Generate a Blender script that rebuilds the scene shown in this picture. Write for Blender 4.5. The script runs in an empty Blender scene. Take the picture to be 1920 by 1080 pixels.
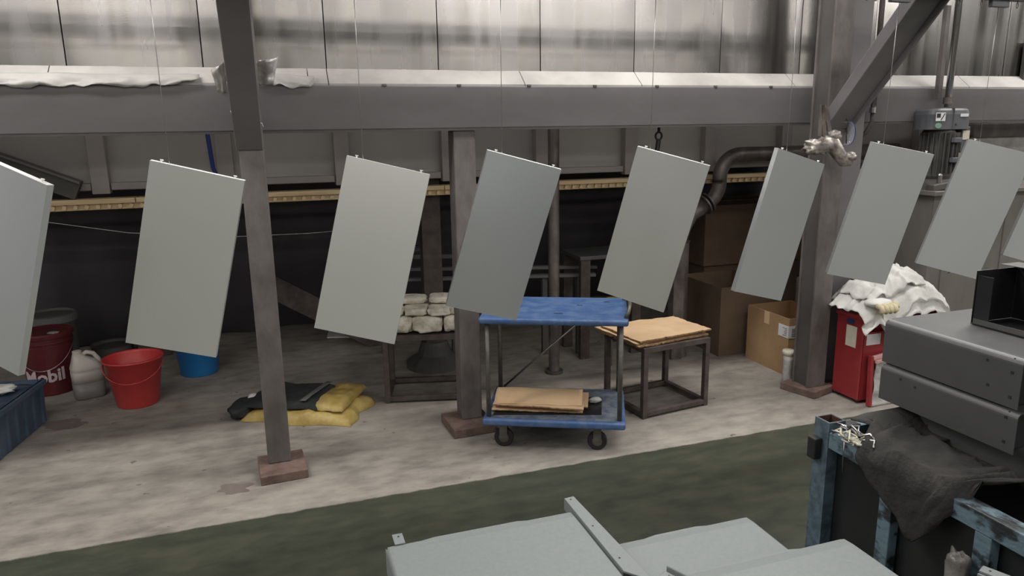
import bpy, math, random
from mathutils import Vector, Matrix, noise
random.seed(7)
S = bpy.context.scene
COL = S.collection
R = math.radians
PI = math.pi

# ------------------------------------------------------------------ camera
f_px, pitch, yaw, roll = 1350.0, R(12.36), R(18.3), math.atan(95/6160.0)
EYE = 1.6
fw = Vector((math.sin(yaw)*math.cos(pitch), math.cos(yaw)*math.cos(pitch), -math.sin(pitch)))
rt = Vector((math.cos(yaw), -math.sin(yaw), 0))
up = rt.cross(fw)
ri = rt*math.cos(roll) - up*math.sin(roll)
ui = rt*math.sin(roll) + up*math.cos(roll)
cd = bpy.data.cameras.new('camera')
cam = bpy.data.objects.new('camera', cd)
COL.objects.link(cam)
m = Matrix.Identity(4)
for i in range(3):
    m[i][0] = ri[i]; m[i][1] = ui[i]; m[i][2] = -fw[i]
m[2][3] = EYE
cam.matrix_world = m
cd.sensor_width = 36; cd.lens = f_px/1920*36; cd.clip_start = 0.05; cd.clip_end = 100
S.camera = cam

# ------------------------------------------------------------------ world, lights, exposure
w = bpy.data.worlds.new('world'); S.world = w; w.use_nodes = True
w.node_tree.nodes['Background'].inputs[0].default_value = (0.8, 0.85, 1.0, 1)
w.node_tree.nodes['Background'].inputs[1].default_value = 0.25
S.view_settings.view_transform = 'Standard'
S.view_settings.look = 'None'
S.view_settings.exposure = 0.0
S.view_settings.gamma = 1.0
S.view_settings.use_curve_mapping = False

def area(x, y, z, sx, sy, p, col=(1, .97, .93), rot=(0, 0, 0)):
    l = bpy.data.lights.new('area_lamp', 'AREA'); l.shape = 'RECTANGLE'
    l.size = sx; l.size_y = sy; l.energy = p; l.color = col
    o = bpy.data.objects.new('area_lamp', l); COL.objects.link(o)
    o.location = (x, y, z); o.rotation_euler = rot
    return o
LAMPS = []
LP = 95
for ry, rz_, k in ((3.0, 3.6, .62), (1.6, 2.9, .33), (-2.2, 4.52, .30), (-5.5, 4.52, .35), (-9.0, 4.52, .5), (-12.5, 4.52, .6)):
    for rx in (-5.2, -1.6, 2.0, 5.6, 9.2, 12.8):
        LAMPS.append((rx, ry, rz_+.02))
        area(rx, ry, rz_, 1.9, .28, LP*k)
for wx in (-6.75, -2.25, 2.25, 6.75, 11.25, 15.75):          # glow of unseen windows, added for a bright band on the steel
    area(wx+1.5, -14.93, 4.75, 4.2, .80, 44, (1, .95, .84), (R(90), 0, 0))

area(1.5, 3.86, 1.72, 8.4, .04, 3.8, (1, .95, .9), (R(58), 0, 0))      # fill lamp added behind the beam to brighten underframe and timber

# ------------------------------------------------------------------ materials
def srgb(r, g, b):
    c = []
    for v in (r, g, b):
        v /= 255.0
        c.append(v/12.92 if v <= .04045 else ((v+.055)/1.055)**2.4)
    return tuple(c)
def mat(name, c1, c2=None, rough=.6, metal=0, scale=6, detail=4, bump=0, bscale=None, stretch=(1, 1, 1),
        alpha=1, trans=0, contrast=(.35, .65), rough2=None, spec=.5):
    m = bpy.data.materials.new(name); m.use_nodes = True
    nt = m.node_tree; N = nt.nodes; L = nt.links
    b = N['Principled BSDF']
    b.inputs['Base Color'].default_value = (*c1, 1)
    b.inputs['Roughness'].default_value = rough
    b.inputs['Metallic'].default_value = metal
    b.inputs['Specular IOR Level'].default_value = spec
    if alpha < 1: b.inputs['Alpha'].default_value = alpha
    if trans: b.inputs['Transmission Weight'].default_value = trans
    tc = N.new('ShaderNodeTexCoord'); mp = N.new('ShaderNodeMapping')
    mp.inputs['Scale'].default_value = stretch
    L.new(tc.outputs['Object'], mp.inputs['Vector'])
    if c2 is not None:
        n = N.new('ShaderNodeTexNoise'); n.inputs['Scale'].default_value = scale; n.inputs['Detail'].default_value = detail
        n.inputs['Roughness'].default_value = .6
        L.new(mp.outputs[0], n.inputs['Vector'])
        r = N.new('ShaderNodeValToRGB')
        r.color_ramp.elements[0].position = contrast[0]; r.color_ramp.elements[1].position = contrast[1]
        r.color_ramp.elements[0].color = (*c1, 1); r.color_ramp.elements[1].color = (*c2, 1)
        L.new(n.outputs['Fac'], r.inputs[0]); L.new(r.outputs[0], b.inputs['Base Color'])
        if rough2 is not None:
            mr = N.new('ShaderNodeMapRange'); mr.inputs[3].default_value = rough; mr.inputs[4].default_value = rough2
            mr.inputs[1].default_value = .3; mr.inputs[2].default_value = .7
            L.new(n.outputs['Fac'], mr.inputs[0]); L.new(mr.outputs[0], b.inputs['Roughness'])
    if bump:
        n2 = N.new('ShaderNodeTexNoise'); n2.inputs['Scale'].default_value = bscale or scale*3; n2.inputs['Detail'].default_value = 4
        L.new(mp.outputs[0], n2.inputs['Vector'])
        bp = N.new('ShaderNodeBump'); bp.inputs['Strength'].default_value = bump; bp.inputs['Distance'].default_value = .01
        L.new(n2.outputs['Fac'], bp.inputs['Height']); L.new(bp.outputs[0], b.inputs['Normal'])
    return m
M = {}
M['greysteel'] = mat('grey_painted_steel', (.132, .125, .13), (.172, .162, .168), rough=.42, scale=2.2, bump=.05, bscale=30, stretch=(.6, 1, 1.4))
M['oldsteel'] = mat('worn_column_paint', (.095, .084, .080), (.165, .148, .144), rough=.55, scale=9, bump=.15, bscale=40, stretch=(1, 1, .5))
M['rustplate'] = mat('rusty_base_paint', (.12, .075, .065), (.21, .145, .12), rough=.75, scale=14, bump=.3, bscale=40)
M['darksteel'] = mat('dark_underframe_paint', (.075, .07, .07), (.10, .093, .09), rough=.6, scale=3, bump=.05)
M['panelgrey'] = mat('underframe_sheet', (.44, .42, .41), (.50, .48, .46), rough=.55, scale=1.5)
M['frameside'] = mat('underframe_rib_paint', (.36, .335, .325), (.42, .39, .38), rough=.6, scale=3)
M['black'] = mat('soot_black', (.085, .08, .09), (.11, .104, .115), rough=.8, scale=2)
M['wood'] = mat('pale_timber', (.62, .46, .27), (.80, .64, .40), rough=.7, scale=6, stretch=(.5, 8, 8), bump=.2)
M['powder'] = mat('grey_coated_sheet', (.84, .845, .815), (.86, .865, .835), rough=.29, metal=.72, scale=180)
M['powderblue'] = mat('bluish_coated_sheet', (.74, .77, .79), (.76, .79, .81), rough=.29, metal=.75, scale=180)
M['whitelitedge'] = mat('white_web_and_lit_edge', (.78, .79, .78), (.82, .82, .81), rough=.5, scale=60)  # white of the rail web; on panel tops a painted-in highlight
M['powderlight'] = mat('pale_powder_coat', (.20, .222, .222), (.215, .235, .235), rough=.5, metal=.15, scale=120, bump=.03, bscale=500)
M['wire'] = mat('bright_wire', (.45, .44, .43), rough=.3, metal=1)
M['bluedeck'] = mat('scuffed_blue_plastic', (.055, .115, .27), (.12, .19, .34), rough=.45, scale=14, bump=.2, bscale=60, contrast=(.4, .75))
M['bluedeckdirty'] = mat('dirty_grey_blue_deck', (.055, .08, .13), (.17, .18, .21), rough=.7, scale=22, bump=.3, bscale=60)
M['tube'] = mat('dark_bare_tube', (.10, .095, .085), (.16, .15, .135), rough=.45, scale=20, metal=.4)
M['stoolsteel'] = mat('brown_stool_frame', (.052, .040, .035), (.10, .078, .07), rough=.6, scale=14, bump=.1)
M['rubber'] = mat('black_rubber', (.012, .012, .013), (.022, .022, .023), rough=.6, scale=20)
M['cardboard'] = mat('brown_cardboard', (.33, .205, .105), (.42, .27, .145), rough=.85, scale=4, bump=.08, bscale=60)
M['cardshade'] = mat('shaded_cardboard', (.115, .078, .052), (.17, .115, .075), rough=.9, scale=3)  # darker copy of the brown cardboard: shade painted into the rear boxes
M['cardpale'] = mat('kraft_cardboard', (.62, .42, .24), (.70, .50, .31), rough=.85, scale=5, bump=.15, bscale=20)
M['cardedge'] = mat('cardboard_edge', (.16, .09, .045), (.42, .27, .15), rough=.9, scale=60, stretch=(1, 1, 2))
M['white'] = mat('white_label', (.68, .68, .70), (.74, .74, .75), rough=.6, scale=30)
M['ink'] = mat('black_ink', (.02, .02, .022), rough=.6)
M['redplastic'] = mat('red_plastic', (.50, .045, .045), (.55, .055, .05), rough=.35, scale=5)
M['maroon'] = mat('maroon_pail', (.085, .012, .016), (.11, .018, .02), rough=.4, scale=6)
M['lettering'] = mat('pale_lettering', (.55, .45, .47), rough=.6)
M['bluebucket'] = mat('blue_plastic', (.015, .17, .47), (.02, .2, .5), rough=.35, scale=5)
M['jug'] = mat('milky_plastic', (.42, .39, .36), (.5, .47, .43), rough=.45, scale=6)
M['jugdark'] = mat('jug_liquid', (.15, .145, .145), (.2, .19, .185), rough=.45, scale=6)
M['crate'] = mat('slate_blue_plastic', (.05, .075, .12), (.09, .12, .175), rough=.5, scale=7, bump=.1)
M['cloth'] = mat('white_cotton', (.66, .65, .62), (.78, .77, .74), rough=.9, scale=8, bump=.3, bscale=40)
M['glove'] = mat('cream_glove', (.55, .48, .30), (.65, .58, .4), rough=.9, scale=20, bump=.3)
M['yellow'] = mat('yellow_sacking', (.33, .225, .06), (.50, .38, .13), rough=.5, scale=10, bump=.4, bscale=30)
M['darkcloth'] = mat('dark_green_cloth', (.012, .016, .016), (.03, .035, .034), rough=.8, scale=7, bump=.3, bscale=60)
M['greystripe'] = mat('grey_stripe', (.14, .14, .14), rough=.7)
M['blackcloth'] = mat('charcoal_fleece', (.022, .021, .020), (.045, .042, .040), rough=.95, scale=9, bump=.4, bscale=120)
M['redcab'] = mat('red_enamel', (.24, .022, .026), (.33, .035, .038), rough=.35, scale=4, bump=.05)
M['cream'] = mat('cream_paper', (.55, .52, .42), (.62, .58, .48), rough=.7, scale=20)
M['navy'] = mat('navy_sticker', (.015, .035, .12), rough=.5)
M['orange'] = mat('orange_sticker', (.55, .26, .03), (.62, .33, .06), rough=.5, scale=20)
M['pink'] = mat('pink_plastic', (.62, .33, .33), (.7, .42, .4), rough=.5, scale=20)
M['film'] = mat('grey_plastic_film', (.38, .37, .37), (.55, .54, .53), rough=.3, scale=12, bump=.8, bscale=20)
M['wadfilm'] = mat('dusty_clear_film', (.13, .12, .11), (.30, .285, .27), rough=.3, scale=14, bump=.9, bscale=30, alpha=.85)
M['bluepaint'] = mat('chipped_blue_paint', (.025, .03, .034), (.135, .205, .25), rough=.5, scale=24, detail=6, bump=.4, bscale=60, contrast=(.40, .50), stretch=(1, .6, 1))
M['bluepaint2'] = mat('worn_blue_post', (.05, .075, .09), (.11, .16, .20), rough=.55, scale=30, detail=6, bump=.2, bscale=60, contrast=(.36, .6))
M['rust'] = mat('bare_rust', (.06, .025, .018), (.12, .05, .03), rough=.9, scale=30, bump=.3)
M['darksheet'] = mat('dark_steel_sheet', (.095, .097, .10), (.125, .126, .128), rough=.42, metal=.35, scale=2, rough2=.5)
M['blacksheet'] = mat('black_coated_sheet', (.012, .013, .015), (.02, .021, .023), rough=.35, scale=5)
M['foil'] = mat('crumpled_foil', (.5, .48, .46), (.62, .60, .58), rough=.42, metal=.6, scale=10, bump=.9, bscale=16)
M['silverbag'] = mat('silver_grey_wrap', (.13, .115, .10), (.50, .46, .42), rough=.35, metal=.4, scale=16, bump=.6, bscale=24)
M['visor'] = mat('clear_visor', (.42, .42, .48), rough=.1, alpha=.3)
M['motorgrey'] = mat('motor_grey', (.085, .088, .10), (.115, .118, .13), rough=.45, scale=6)
M['motordark'] = mat('motor_body', (.055, .052, .05), (.09, .085, .08), rough=.55, scale=9)
M['green'] = mat('green_sticker', (.16, .33, .22), rough=.5)
M['bluecable'] = mat('blue_cable', (.02, .05, .25), rough=.5)
M['foamwrap'] = mat('dirty_white_wrap', (.50, .44, .34), (.82, .78, .68), rough=.7, scale=16, bump=.9, bscale=26, contrast=(.34, .56))
M['wallpaint'] = mat('hall_wall', (.27, .275, .28), (.31, .31, .315), rough=.8, scale=1)
M['ceil'] = mat('hall_ceiling', (.32, .33, .34), (.38, .38, .38), rough=.8, scale=1)
M['duct'] = mat('dull_duct', (.12, .105, .10), (.27, .24, .23), rough=.4, metal=.5, scale=8, stretch=(1, 1, .6))

def steel_material(name, tint=(.365, .352, .345), r0=.20, r1=.32, bumpd=.012, dirt=.82):
    m = bpy.data.materials.new(name); m.use_nodes = True
    nt = m.node_tree; N = nt.nodes; L = nt.links; b = N['Principled BSDF']
    b.inputs['Metallic'].default_value = 1
    tc = N.new('ShaderNodeTexCoord')
    def nz(scale, st, det=3):
        mp = N.new('ShaderNodeMapping'); mp.inputs['Scale'].default_value = st
        n = N.new('ShaderNodeTexNoise'); n.inputs['Scale'].default_value = scale; n.inputs['Detail'].default_value = det
        L.new(tc.outputs['Object'], mp.inputs['Vector']); L.new(mp.outputs[0], n.inputs['Vector']); return n
    streak = nz(9, (1.4, 1, .09), 3)
    cl = nz(.9, (1, 1, 1.3), 0)
    r = N.new('ShaderNodeValToRGB'); r.color_ramp.elements[0].position = .28; r.color_ramp.elements[1].position = .5
    r.color_ramp.elements[0].color = (tint[0]*dirt, tint[1]*dirt, tint[2]*dirt*.95, 1); r.color_ramp.elements[1].color = (*tint, 1)
    L.new(streak.outputs['Fac'], r.inputs[0]); L.new(r.outputs[0], b.inputs['Base Color'])
    mr = N.new('ShaderNodeMapRange'); mr.inputs[1].default_value = .3; mr.inputs[2].default_value = .7
    mr.inputs[3].default_value = r0; mr.inputs[4].default_value = r1
    L.new(streak.outputs['Fac'], mr.inputs[0]); L.new(mr.outputs[0], b.inputs['Roughness'])
    bp = N.new('ShaderNodeBump'); bp.inputs['Strength'].default_value = 1; bp.inputs['Distance'].default_value = bumpd
    L.new(cl.outputs['Fac'], bp.inputs['Height'])
    fine = nz(260, (.3, 1, 1), 2)
    bp2 = N.new('ShaderNodeBump'); bp2.inputs['Strength'].default_value = .12; bp2.inputs['Distance'].default_value = .0006
    L.new(fine.outputs['Fac'], bp2.inputs['Height']); L.new(bp.outputs[0], bp2.inputs['Normal'])
    L.new(bp2.outputs[0], b.inputs['Normal'])
    return m
M['stainless'] = steel_material('brushed_stainless')
M['stainlesstank'] = mat('dull_tank_sheet', (.22, .205, .19), (.32, .30, .28), rough=.35, metal=.45, scale=3, stretch=(1, 1, .4), bump=.1)
M['ledge'] = mat('bright_ledge_sheet', (.33, .315, .30), (.46, .445, .425), rough=.6, metal=.1, scale=3, stretch=(1, 1, 1))

def floor_material():
    m = bpy.data.materials.new('floor_concrete_and_green'); m.use_nodes = True
    nt = m.node_tree; N = nt.nodes; L = nt.links; b = N['Principled BSDF']
    tc = N.new('ShaderNodeTexCoord')
    def nz(scale, det=5, st=(1, 1, 1), ro=.6):
        mp = N.new('ShaderNodeMapping'); mp.inputs['Scale'].default_value = st
        n = N.new('ShaderNodeTexNoise'); n.inputs['Scale'].default_value = scale; n.inputs['Detail'].default_value = det
        n.inputs['Roughness'].default_value = ro
        L.new(tc.outputs['Object'], mp.inputs['Vector']); L.new(mp.outputs[0], n.inputs['Vector']); return n
    def ramp(src, p0, c0, p1, c1):
        r = N.new('ShaderNodeValToRGB'); e = r.color_ramp.elements
        e[0].position = p0; e[1].position = p1; e[0].color = (*c0, 1); e[1].color = (*c1, 1)
        L.new(src, r.inputs[0]); return r
    def mix(fac, a, bb, mode='MIX'):
        x = N.new('ShaderNodeMix'); x.data_type = 'RGBA'; x.blend_type = mode
        if isinstance(fac, float): x.inputs[0].default_value = fac
        else: L.new(fac, x.inputs[0])
        L.new(a, x.inputs[6]); L.new(bb, x.inputs[7]); return x.outputs[2]
    big = nz(1.5); med = nz(6, 6, (1, 2.2, 1)); fine = nz(55, 3)
    con = mix(.5, ramp(big.outputs['Fac'], .32, (.12, .106, .094), .62, (.36, .328, .29)).outputs[0],
              ramp(med.outputs['Fac'], .33, (.15, .133, .116), .62, (.36, .33, .29)).outputs[0])
    spots = nz(11, 2)
    sp = ramp(spots.outputs['Fac'], .70, (1, 1, 1), .73, (.35, .32, .3))
    con = mix(.75, con, sp.outputs[0], 'MULTIPLY')
    grn = mix(.45, ramp(big.outputs['Fac'], .35, (.036, .041, .030), .68, (.056, .064, .045)).outputs[0],
              ramp(med.outputs['Fac'], .35, (.032, .038, .027), .66, (.092, .090, .064)).outputs[0])
    sc = ramp(fine.outputs['Fac'], .70, (0, 0, 0), .78, (.05, .055, .045))
    grn = mix(1.0, grn, sc.outputs[0], 'ADD')
    sep = N.new('ShaderNodeSeparateXYZ'); L.new(tc.outputs['Object'], sep.inputs[0])
    edge = nz(9, 5)
    ma = N.new('ShaderNodeMath'); ma.operation = 'MULTIPLY_ADD'; ma.inputs[1].default_value = .035; 
    L.new(edge.outputs['Fac'], ma.inputs[0]); L.new(sep.outputs['Y'], ma.inputs[2])
    mr = N.new('ShaderNodeMapRange'); mr.inputs[1].default_value = 3.012; mr.inputs[2].default_value = 3.024
    L.new(ma.outputs[0], mr.inputs[0])
    # fine plank-like darker wear patches stay on the concrete
    out = mix(mr.outputs[0], grn, con)
    L.new(out, b.inputs['Base Color'])
    rr = N.new('ShaderNodeMapRange'); rr.inputs[3].default_value = .42; rr.inputs[4].default_value = .8
    L.new(mr.outputs[0], rr.inputs[0]); L.new(rr.outputs[0], b.inputs['Roughness'])
    bp = N.new('ShaderNodeBump'); bp.inputs['Strength'].default_value = .25; bp.inputs['Distance'].default_value = .006
    L.new(med.outputs['Fac'], bp.inputs['Height']); L.new(bp.outputs[0], b.inputs['Normal'])
    return m
M['floor'] = floor_material()
M['stain'] = mat('damp_stain', (.17, .14, .125), (.22, .185, .165), rough=.6, scale=9)

# ------------------------------------------------------------------ mesh helpers
def ax(v):
    v = Vector(v).normalized()
    h = Vector((0, 0, 1)) if abs(v.z) < .9 else Vector((1, 0, 0))
    a = v.cross(h).normalized(); return a, v.cross(a).normalized()
class MB:
    def __init__(s): s.v = []; s.f = []
    def add(s, vs, fs):
        n = len(s.v); s.v += [Vector(p) for p in vs]; s.f += [tuple(i+n for i in q) for q in fs]; return s
    def box(s, x0, x1, y0, y1, z0, z1):
        return s.add([(x, y, z) for z in (z0, z1) for y in (y0, y1) for x in (x0, x1)],
                     [(0, 2, 3, 1), (4, 5, 7, 6), (0, 1, 5, 4), (2, 6, 7, 3), (0, 4, 6, 2), (1, 3, 7, 5)])
    def cbox(s, c, size, rz=0, mtx=None):
        m = mtx or Matrix.Rotation(rz, 3, 'Z'); c = Vector(c)
        hx, hy, hz = [d/2 for d in size]
        return s.add([c+m@Vector((x, y, z)) for z in (-hz, hz) for y in (-hy, hy) for x in (-hx, hx)],
                     [(0, 2, 3, 1), (4, 5, 7, 6), (0, 1, 5, 4), (2, 6, 7, 3), (0, 4, 6, 2), (1, 3, 7, 5)])
    def bar(s, a, b, wd, ht, side=None):
        a = Vector(a); b = Vector(b); d = (b-a).normalized()
        u = Vector(side).normalized() if side else ax(d)[0]
        u = (u-d*u.dot(d)).normalized(); v = d.cross(u).normalized()
        P = [a+u*i*wd/2+v*j*ht/2+(b-a)*k for k in (0, 1) for j in (-1, 1) for i in (-1, 1)]
        return s.add(P, [(0, 2, 3, 1), (4, 5, 7, 6), (0, 1, 5, 4), (2, 6, 7, 3), (0, 4, 6, 2), (1, 3, 7, 5)])
    def tube(s, pts, r, n=8, cap=True):
        pts = [Vector(p) for p in pts]; k = len(pts); rs = r if isinstance(r, (list, tuple)) else [r]*k
        vs = []; prev = None
        for i, p in enumerate(pts):
            d = (pts[min(i+1, k-1)]-pts[max(i-1, 0)])
            d = d.normalized() if d.length > 1e-9 else Vector((0, 0, 1))
            if prev is None: a, b = ax(d)
            else:
                a = (prev-d*prev.dot(d)).normalized(); b = d.cross(a).normalized()
            prev = a
            vs += [p+(a*math.cos(t)+b*math.sin(t))*rs[i] for t in [2*PI*j/n for j in range(n)]]
        fs = [(i*n+j, i*n+(j+1) % n, (i+1)*n+(j+1) % n, (i+1)*n+j) for i in range(k-1) for j in range(n)]
        if cap: fs += [tuple(range(n-1, -1, -1)), tuple((k-1)*n+j for j in range(n))]
        return s.add(vs, fs)
    def lathe(s, prof, c=(0, 0, 0), n=32, axis='Z'):
        c = Vector(c); vs = []
        for r, z in prof:
            for j in range(n):
                t = 2*PI*j/n; p = (r*math.cos(t), r*math.sin(t), z)
                if axis == 'Y': p = (p[0], p[2], p[1])
                if axis == 'X': p = (p[2], p[0], p[1])
                vs.append(c+Vector(p))
        k = len(prof)
        fs = [(i*n+j, i*n+(j+1) % n, (i+1)*n+(j+1) % n, (i+1)*n+j) for i in range(k-1) for j in range(n)]
        if prof[0][0] > 1e-6: fs.append(tuple(range(n-1, -1, -1)))
        if prof[-1][0] > 1e-6: fs.append(tuple((k-1)*n+j for j in range(n)))
        return s.add(vs, fs)
    def shell(s, prof, c=(0, 0, 0), n=32):          # open lathe (no caps)
        k0 = len(s.f); s.lathe(prof, c, n)
        if prof[-1][0] > 1e-6: s.f.pop()
        if prof[0][0] > 1e-6: s.f.pop()
        return s
    def prism(s, poly, a0, a1, axis='Z'):
        n = len(poly)
        def P(q, a):
            return {'Z': (q[0], q[1], a), 'Y': (q[0], a, q[1]), 'X': (a, q[0], q[1])}[axis]
        return s.add([P(q, a0) for q in poly]+[P(q, a1) for q in poly],
                     [tuple(range(n-1, -1, -1)), tuple(range(n, 2*n))]+[(i, (i+1) % n, (i+1) % n+n, i+n) for i in range(n)])
    def grid(s, fn, nu, nv):
        vs = [fn(i/nu, j/nv) for j in range(nv+1) for i in range(nu+1)]
        return s.add(vs, [(j*(nu+1)+i, j*(nu+1)+i+1, (j+1)*(nu+1)+i+1, (j+1)*(nu+1)+i) for j in range(nv) for i in range(nu)])
    def blob(s, c, size, amp=.15, freq=3, seed=0, n=18, k=12, rz=0, sq=1.0):
        c = Vector(c); vs = []; mr = Matrix.Rotation(rz, 3, 'Z')
        for i in range(k+1):
            ph = -PI/2+PI*i/k
            for j in range(n):
                t = 2*PI*j/n
                d = Vector((math.cos(ph)*math.cos(t), math.cos(ph)*math.sin(t), math.sin(ph)))
                e = Vector([math.copysign(abs(q)**sq, q) for q in d])
                q = 1+amp*noise.noise(e*freq+Vector((seed*3.1, seed, 7)))*2
                vs.append(c+mr@Vector((e.x*size[0]/2*q, e.y*size[1]/2*q, e.z*size[2]/2*q)))
        return s.add(vs, [(i*n+j, i*n+(j+1) % n, (i+1)*n+(j+1) % n, (i+1)*n+j) for i in range(k) for j in range(n)])
    def xf(s, m):
        s.v = [m@p for p in s.v]; return s
    def build(s, name, mt, parent=None, smooth=False, bevel=0, solid=0, world=True, sub=0, kind=None, seg=2):
        me = bpy.data.meshes.new(name)
        vs = s.v
        if parent is not None and world:
            inv = parent.matrix_basis.inverted()
            if parent.parent: inv = inv @ parent.parent.matrix_basis.inverted()
            vs = [inv@p for p in vs]
        me.from_pydata([tuple(p) for p in vs], [], s.f); me.update()
        o = bpy.data.objects.new(name, me); COL.objects.link(o)
        me.materials.append(M[mt] if isinstance(mt, str) else mt)
        if parent is not None: o.parent = parent
        if smooth: me.polygons.foreach_set('use_smooth', [True]*len(me.polygons))
        if solid:
            md = o.modifiers.new('s', 'SOLIDIFY'); md.thickness = solid; md.offset = 0
        if bevel:
            md = o.modifiers.new('b', 'BEVEL'); md.width = bevel; md.segments = seg; md.limit_method = 'ANGLE'; md.angle_limit = R(40)
        if sub:
            md = o.modifiers.new('u', 'SUBSURF'); md.levels = sub; md.render_levels = sub
        if kind: o['kind'] = kind
        return o
def tag(o, label, cat, group=None):
    o['label'] = label; o['category'] = cat
    if group: o['group'] = group
    return o
def thing(name, label, cat, loc=(0, 0, 0), rz=0, group=None):
    o = bpy.data.objects.new(name, None); COL.objects.link(o)
    o.empty_display_size = .05
    o.matrix_basis = Matrix.Translation(loc) @ Matrix.Rotation(rz, 4, 'Z')
    return tag(o, label, cat, group)
def struct(name, mb, mt, parent=None, **k):
    o = mb.build(name, mt, parent, **k)
    if parent is None: o['kind'] = 'structure'
    return o
def textmesh(body, size, ext=.0008, bold=0):
    c = bpy.data.curves.new('t', 'FONT'); c.body = body; c.size = size; c.extrude = ext; c.offset = bold; c.resolution_u = 2
    o = bpy.data.objects.new('t', c); COL.objects.link(o)
    dg = bpy.context.evaluated_depsgraph_get()
    me = bpy.data.meshes.new_from_object(o.evaluated_get(dg))
    mb = MB(); mb.add([v.co.copy() for v in me.vertices], [tuple(p.vertices) for p in me.polygons])
    bpy.data.objects.remove(o); bpy.data.curves.remove(c); bpy.data.meshes.remove(me)
    return mb

# ------------------------------------------------------------------ the setting
X0, X1, Y0, Y1, ZC = -9.0, 20.0, -15.0, 6.6, 5.8
struct('floor', MB().box(X0, X1, Y0, Y1, -.1, 0), 'floor')
struct('ceiling', MB().box(X0, X1, Y0, Y1, ZC, ZC+.1), 'ceil')
struct('wall_back', MB().box(X0, X1, Y1, Y1+.1, 0, ZC), 'black')
struct('wall_front', MB().box(X0, X1, Y0-.1, Y0, 0, ZC), 'wallpaint')
struct('wall_left', MB().box(X0-.1, X0, Y0, Y1, 0, ZC), 'wallpaint')
struct('wall_right', MB().box(X1, X1+.1, Y0, Y1, 0, ZC), 'wallpaint')
for i, wx in enumerate((-5.25, -.75, 3.75, 8.25, 12.75, 17.25)):     # frames for the added, unseen windows opposite
    struct('window_added_%d' % (i+1), MB().box(wx-2.2, wx+2.2, Y0, Y0+.05, 4.28, 4.33).box(wx-2.2, wx+2.2, Y0, Y0+.05, 5.17, 5.22).box(wx-2.2, wx-2.13, Y0, Y0+.05, 4.33, 5.17).box(wx+2.13, wx+2.2, Y0, Y0+.05, 4.33, 5.17), 'white')
for x, y, z in LAMPS:                                   # housings of the lamps
    t = thing('ceiling_light', 'long fluorescent fitting under the hall ceiling', 'ceiling light', (x, y, z), 0, 'fluorescent fittings of the hall')
    MB().box(-1.0, 1.0, -.17, .17, 0, .09).build('housing', 'wallpaint', t, world=False, bevel=.01)
    MB().box(-.012, .012, -.012, .012, .09, ZC-z).build('hanger', 'wire', t, world=False)

# ------------------------------------------------------------------ oven housing above the beam
BY = 3.60           # front face of the beam
oven = thing('curing_oven', 'large brushed stainless oven housing raised on the grey beam', 'oven', (1.8, 4.6, 1.6))
seams = [-2.994+.5495*i for i in range(18)]
for i in range(17):
    a, b = seams[i], seams[i+1]
    mb = MB()
    nu = 10
    ph = random.random()*9
    def fn(u, v, a=a, b=b, ph=ph):
        x = a+.0025+(b-a-.005)*u; z = 1.885+(3.6-1.885)*v
        bow = .006*math.sin(PI*u)*math.sin(ph+z*2.2)+.006*noise.noise(Vector((x*2, z*2, ph)))
        e = 0 if 0 < u < 1 else .004
        return (x, 3.70+e-bow, z)
    mb.grid(fn, nu, 16)
    mb.build('steel_panel', 'stainless', oven, smooth=True)
MB().box(-3.0, 6.35, 3.78, 6.3, 1.83, 3.6).build('oven_body', 'darksteel', oven)
# bright sloping ledge under the panels, in lengths
led = [-3.0, -1.93, -.86, .21, .30, 1.28, 1.95, 2.95, 3.4, 4.3, 5.2, 6.3]
for a, b in zip(led, led[1:]):
    MB().prism([(BY+.005, 1.818), (BY+.005, 1.828), (3.698, 1.902), (3.698, 1.886)], a+.002, b-.002, 'X').build('ledge', 'ledge', oven)
for i in range(16):
    x = -2.4+i*.37
    MB().cbox((x, BY+.002, 1.822), (.02, .012, .012)).build('clip', 'tube', oven, bevel=.002)
bm_ = MB().box(-3.2, 6.4, BY, BY+.16, 1.612, 1.82)
beam = thing('support_beam', 'long grey painted steel beam under the stainless oven', 'beam', (1.6, BY+.08, 1.612))
bm_.build('web', 'greysteel', beam, bevel=.006)
MB().box(-3.2, 6.4, BY-.006, BY+.17, 1.603, 1.613).build('bottom_flange', 'darksteel', beam)
# crumpled foil seal lying over the ledge
def strip(x0, x1, seed, top=1.866, low=1.812):
    def fn(u, v):
        x = x0+(x1-x0)*u
        n1 = noise.noise(Vector((x*7, v*3, seed))); n2 = noise.noise(Vector((x*19, v*7, seed+4)))
        t = min(u, 1-u)*8; wv = min(1, t)
        zlo = low+.012*n2*1.5+(1-wv)*.03
        return (x, BY-.012-.012*math.sin(v*PI)-.010*n1-.005*n2+.045*v, zlo+(top-zlo)*v+.006*n1)
    return MB().grid(fn, 70, 7)
tag(strip(-1.5, -.26, 2.2).build('foil_strip', 'ledge', smooth=True, solid=.002), 'crumpled bright foil strip over the ledge left of the left post', 'foil')
tag(strip(.03, .24, 5.1).build('foil_strip', 'ledge', smooth=True, solid=.002), 'short crumpled foil strip on the ledge right of the left post', 'foil')
def flap(p, w_, h_, seed):
    def fn(u, v):
        n1 = noise.noise(Vector((u*3, v*3, seed)))
        return (p[0]+w_*(u-.5)*(1-.5*v), p[1]-.03-.05*math.sin(u*2.6)*(1-v)+.02*n1, p[2]-h_*v+.03*(u-.3)*(1-v)+.01*n1)
    return MB().grid(fn, 12, 8)
fl = thing('foil_flap', 'torn silver foil sticking out on both sides behind the left post', 'foil', (-.03, 3.52, 1.86))
flap((.02, 3.58, 1.915), .12, .1, 1.3).build('foil_leaf', 'foil', fl, smooth=True, solid=.002)
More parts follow.
